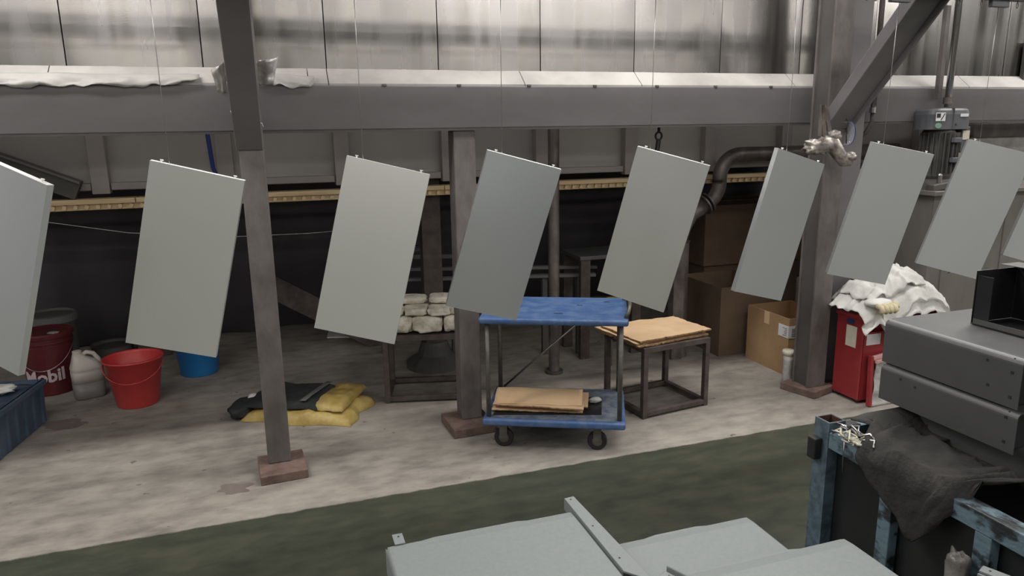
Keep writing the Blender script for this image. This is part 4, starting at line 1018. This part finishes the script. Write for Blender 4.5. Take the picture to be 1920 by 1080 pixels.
# black fleece cloth over rack
def drape(u, v):
    y = 1.235-.83*u
    # hang length past the rail
    g = max(0, (1.17-y)/.17) if 1.0 <= y < 1.17 else (max(0, 1-((1.0-y)/.085)**1.3) if .915 < y < 1.0 else 0)
    hang = .135*g**.8
    xe = 1.186
    if y < .93: xe = 1.186+min(.12, (.93-y)*1.4+.02)
    if y > 1.155: xe = 1.186+min(.09, (y-1.155)*1.5)
    L_ = hang+(1.80-xe)
    s_ = L_*v
    n1 = noise.noise(Vector((y*9, s_*9, 3))); n2 = noise.noise(Vector((y*22, s_*22, 6)))
    if s_ < hang:
        return Vector((xe-.006-.02*abs(n2)-.012*abs(n1)-.015*(1-s_/hang)*math.sin(y*40)*.3, y+.01*n1, RT+.004-(hang-s_)))
    x = xe+(s_-hang)
    lift = .012+.030*(1-abs(n1)*2)*.6+.014*n2
    if x > 1.33 and .5 < y < 1.28: lift *= .25
    if x > 1.36: lift = .002
    if y < .93: lift += .028*math.exp(-((x-xe)/.05)**2)*min(1, (.93-y)*10)
    return Vector((x, y, RT+.002+max(.001, lift)))
tag(MB().grid(drape, 110, 70).build('black_cloth', 'blackcloth', smooth=True, solid=.003), 'rumpled charcoal cloth draped over the blue rack under the steel boxes', 'cloth')
def fold(u, v):
    y = 1.27-.17*u; x = 1.262+.24*v
    n1 = noise.noise(Vector((x*12, y*12, 8)))
    return Vector((x, y, RT+.02+.028*math.sin(PI*v)*math.sin(PI*min(1, u*1.3+.1))+.012*n1))
tag(MB().grid(fold, 24, 24).build('cloth_fold', 'blackcloth', smooth=True, solid=.003), 'loose black fleece fold behind the rack corner beside the wires', 'cloth')

# ------------------------------------------------------------------ dark steel channel boxes on the rack
def channel(label, x0, x1, y0, y1, z0, z1, holes, mt='darksheet', rr_=.014):
    t = thing('steel_channel', label, 'metal box', (x0, y0, z0), 0, 'dark steel boxes stacked on the rack')
    pts = [(x0, z0)]
    for i in range(7):
        a = PI-(PI/2)*i/6; pts.append((x0+rr_+rr_*math.cos(a), z1-rr_+rr_*math.sin(a)))
    pts += [(x1, z1), (x1, z1-.002)]
    for i in range(7):
        a = PI/2+(PI/2)*i/6; pts.append((x0+rr_+(rr_-.002)*math.cos(a), z1-rr_+(rr_-.002)*math.sin(a)))
    pts += [(x0+.002, z0)]
    mb = MB(); n = len(pts)
    mb.add([(q[0], y, q[1]) for y in (y0, y1) for q in pts], [(j, (j+1) % n, (j+1) % n+n, j+n) for j in range(n)]+[tuple(range(n-1, -1, -1)), tuple(range(n, 2*n))])
    mb.build('folded_sheet', mt, t, smooth=False)
    MB().box(x0+.004, x1, y1-.004, y1-.002, z0, z1-.0025).build('end_flange', mt, t)
    MB().box(x0+.004, x1, y0+.02, y0+.022, z0, z1-.0025).build('end_flange', 'blacksheet', t)
    MB().box(x1-.002, x1, y0+.022, y1-.004, z0, z1-.0025).build('rear_flange', mt, t)
    mb = MB()
    for (y, z, s) in holes: mb.box(x0-.0008, x0-.0002, y-s/2, y+s/2, z-s/2, z+s/2)
    if holes: mb.build('mounting_holes', 'ink', t)
    return t
channel('bottom dark steel box, set back beneath the other two', 1.375, 1.80, .86, 1.235, .906, .964, [(1.215, .950, .004), (1.2, .93, .004), (1.16, .928, .004), (1.22, .915, .003)], 'darksheet')
c2 = channel('middle dark steel box with drilled face', 1.332, 1.80, .930, 1.262, .965, 1.050, [(1.205, 1.03, .005), (1.165, 1.024, .005), (.953, 1.035, .006), (.951, .985, .006)])
c3 = channel('top dark steel box with rounded front edge', 1.338, 1.85, .938, 1.268, 1.054, 1.156, [(1.01, 1.135, .005), (.957, 1.125, .006), (.955, 1.075, .006), (1.003, 1.085, .006)])
tag(MB().prism([(1.30, 1.23), (1.345, 1.245), (1.36, 1.0)], .907, .9095, 'Z').build('steel_offcut', 'darksheet'), 'pointed grey sheet steel tip poking out under the stack', 'metal offcut')
# black open tray on top
bx = thing('black_tray', 'open black coated channel tray standing on the top steel box', 'metal tray', (1.48, 1.16, 1.157))
z = 1.1575
MB().box(1.475, 1.60, .70, 1.165, z, z+.002).build('base_sheet', 'blacksheet', bx)
MB().box(1.598, 1.60, .70, 1.165, z+.0025, z+.13).build('back_sheet', 'blacksheet', bx)
MB().box(1.475, 1.597, 1.163, 1.165, z+.0025, z+.122).build('end_sheet', 'blacksheet', bx, bevel=.0008)
MB().box(1.477, 1.479, 1.125, 1.162, z+.0025, z+.112).build('end_return', 'blacksheet', bx)
MB().box(1.545, 1.60, .70, 1.165, z+.1305, z+.1325).build('top_flange', 'darksheet', bx, bevel=.0008)
MB().box(1.475, 1.477, .70, 1.16, z+.0025, z+.014).build('front_lip', 'darksheet', bx)
mb = MB().blob((1.5972, 1.06, z+.07), (.001, .022, .04), .25, 3, 2); mb.build('chalky_smudge', 'greystripe', bx)
mb = MB().blob((1.54, 1.0, z+.0025), (.02, .05, .001), .25, 3, 2); mb.build('chalky_smudge', 'greystripe', bx)

# ------------------------------------------------------------------ marks on the floor
st = MB()
def stainmesh(cx_, cy_, r, seed, name, label):
    pts = []
    for i in range(40):
        a = 2*PI*i/40; k = 1+.55*noise.noise(Vector((math.cos(a)*1.5, math.sin(a)*1.5, seed)))*1.6
        pts.append((cx_+r[0]*k*math.cos(a), cy_+r[1]*k*math.sin(a)))
    o = MB().prism(pts, .0004, .0010, 'Z').build(name, 'stain')
    tag(o, label, 'stain')
stainmesh(-.28, 3.31, (.075, .05), 1.7, 'damp_patch', 'dark damp patch on the concrete left of the left post base')
stainmesh(-1.25, 4.45, (.12, .08), 4.7, 'damp_patch', 'dark damp patch on the concrete beside the blue crate')
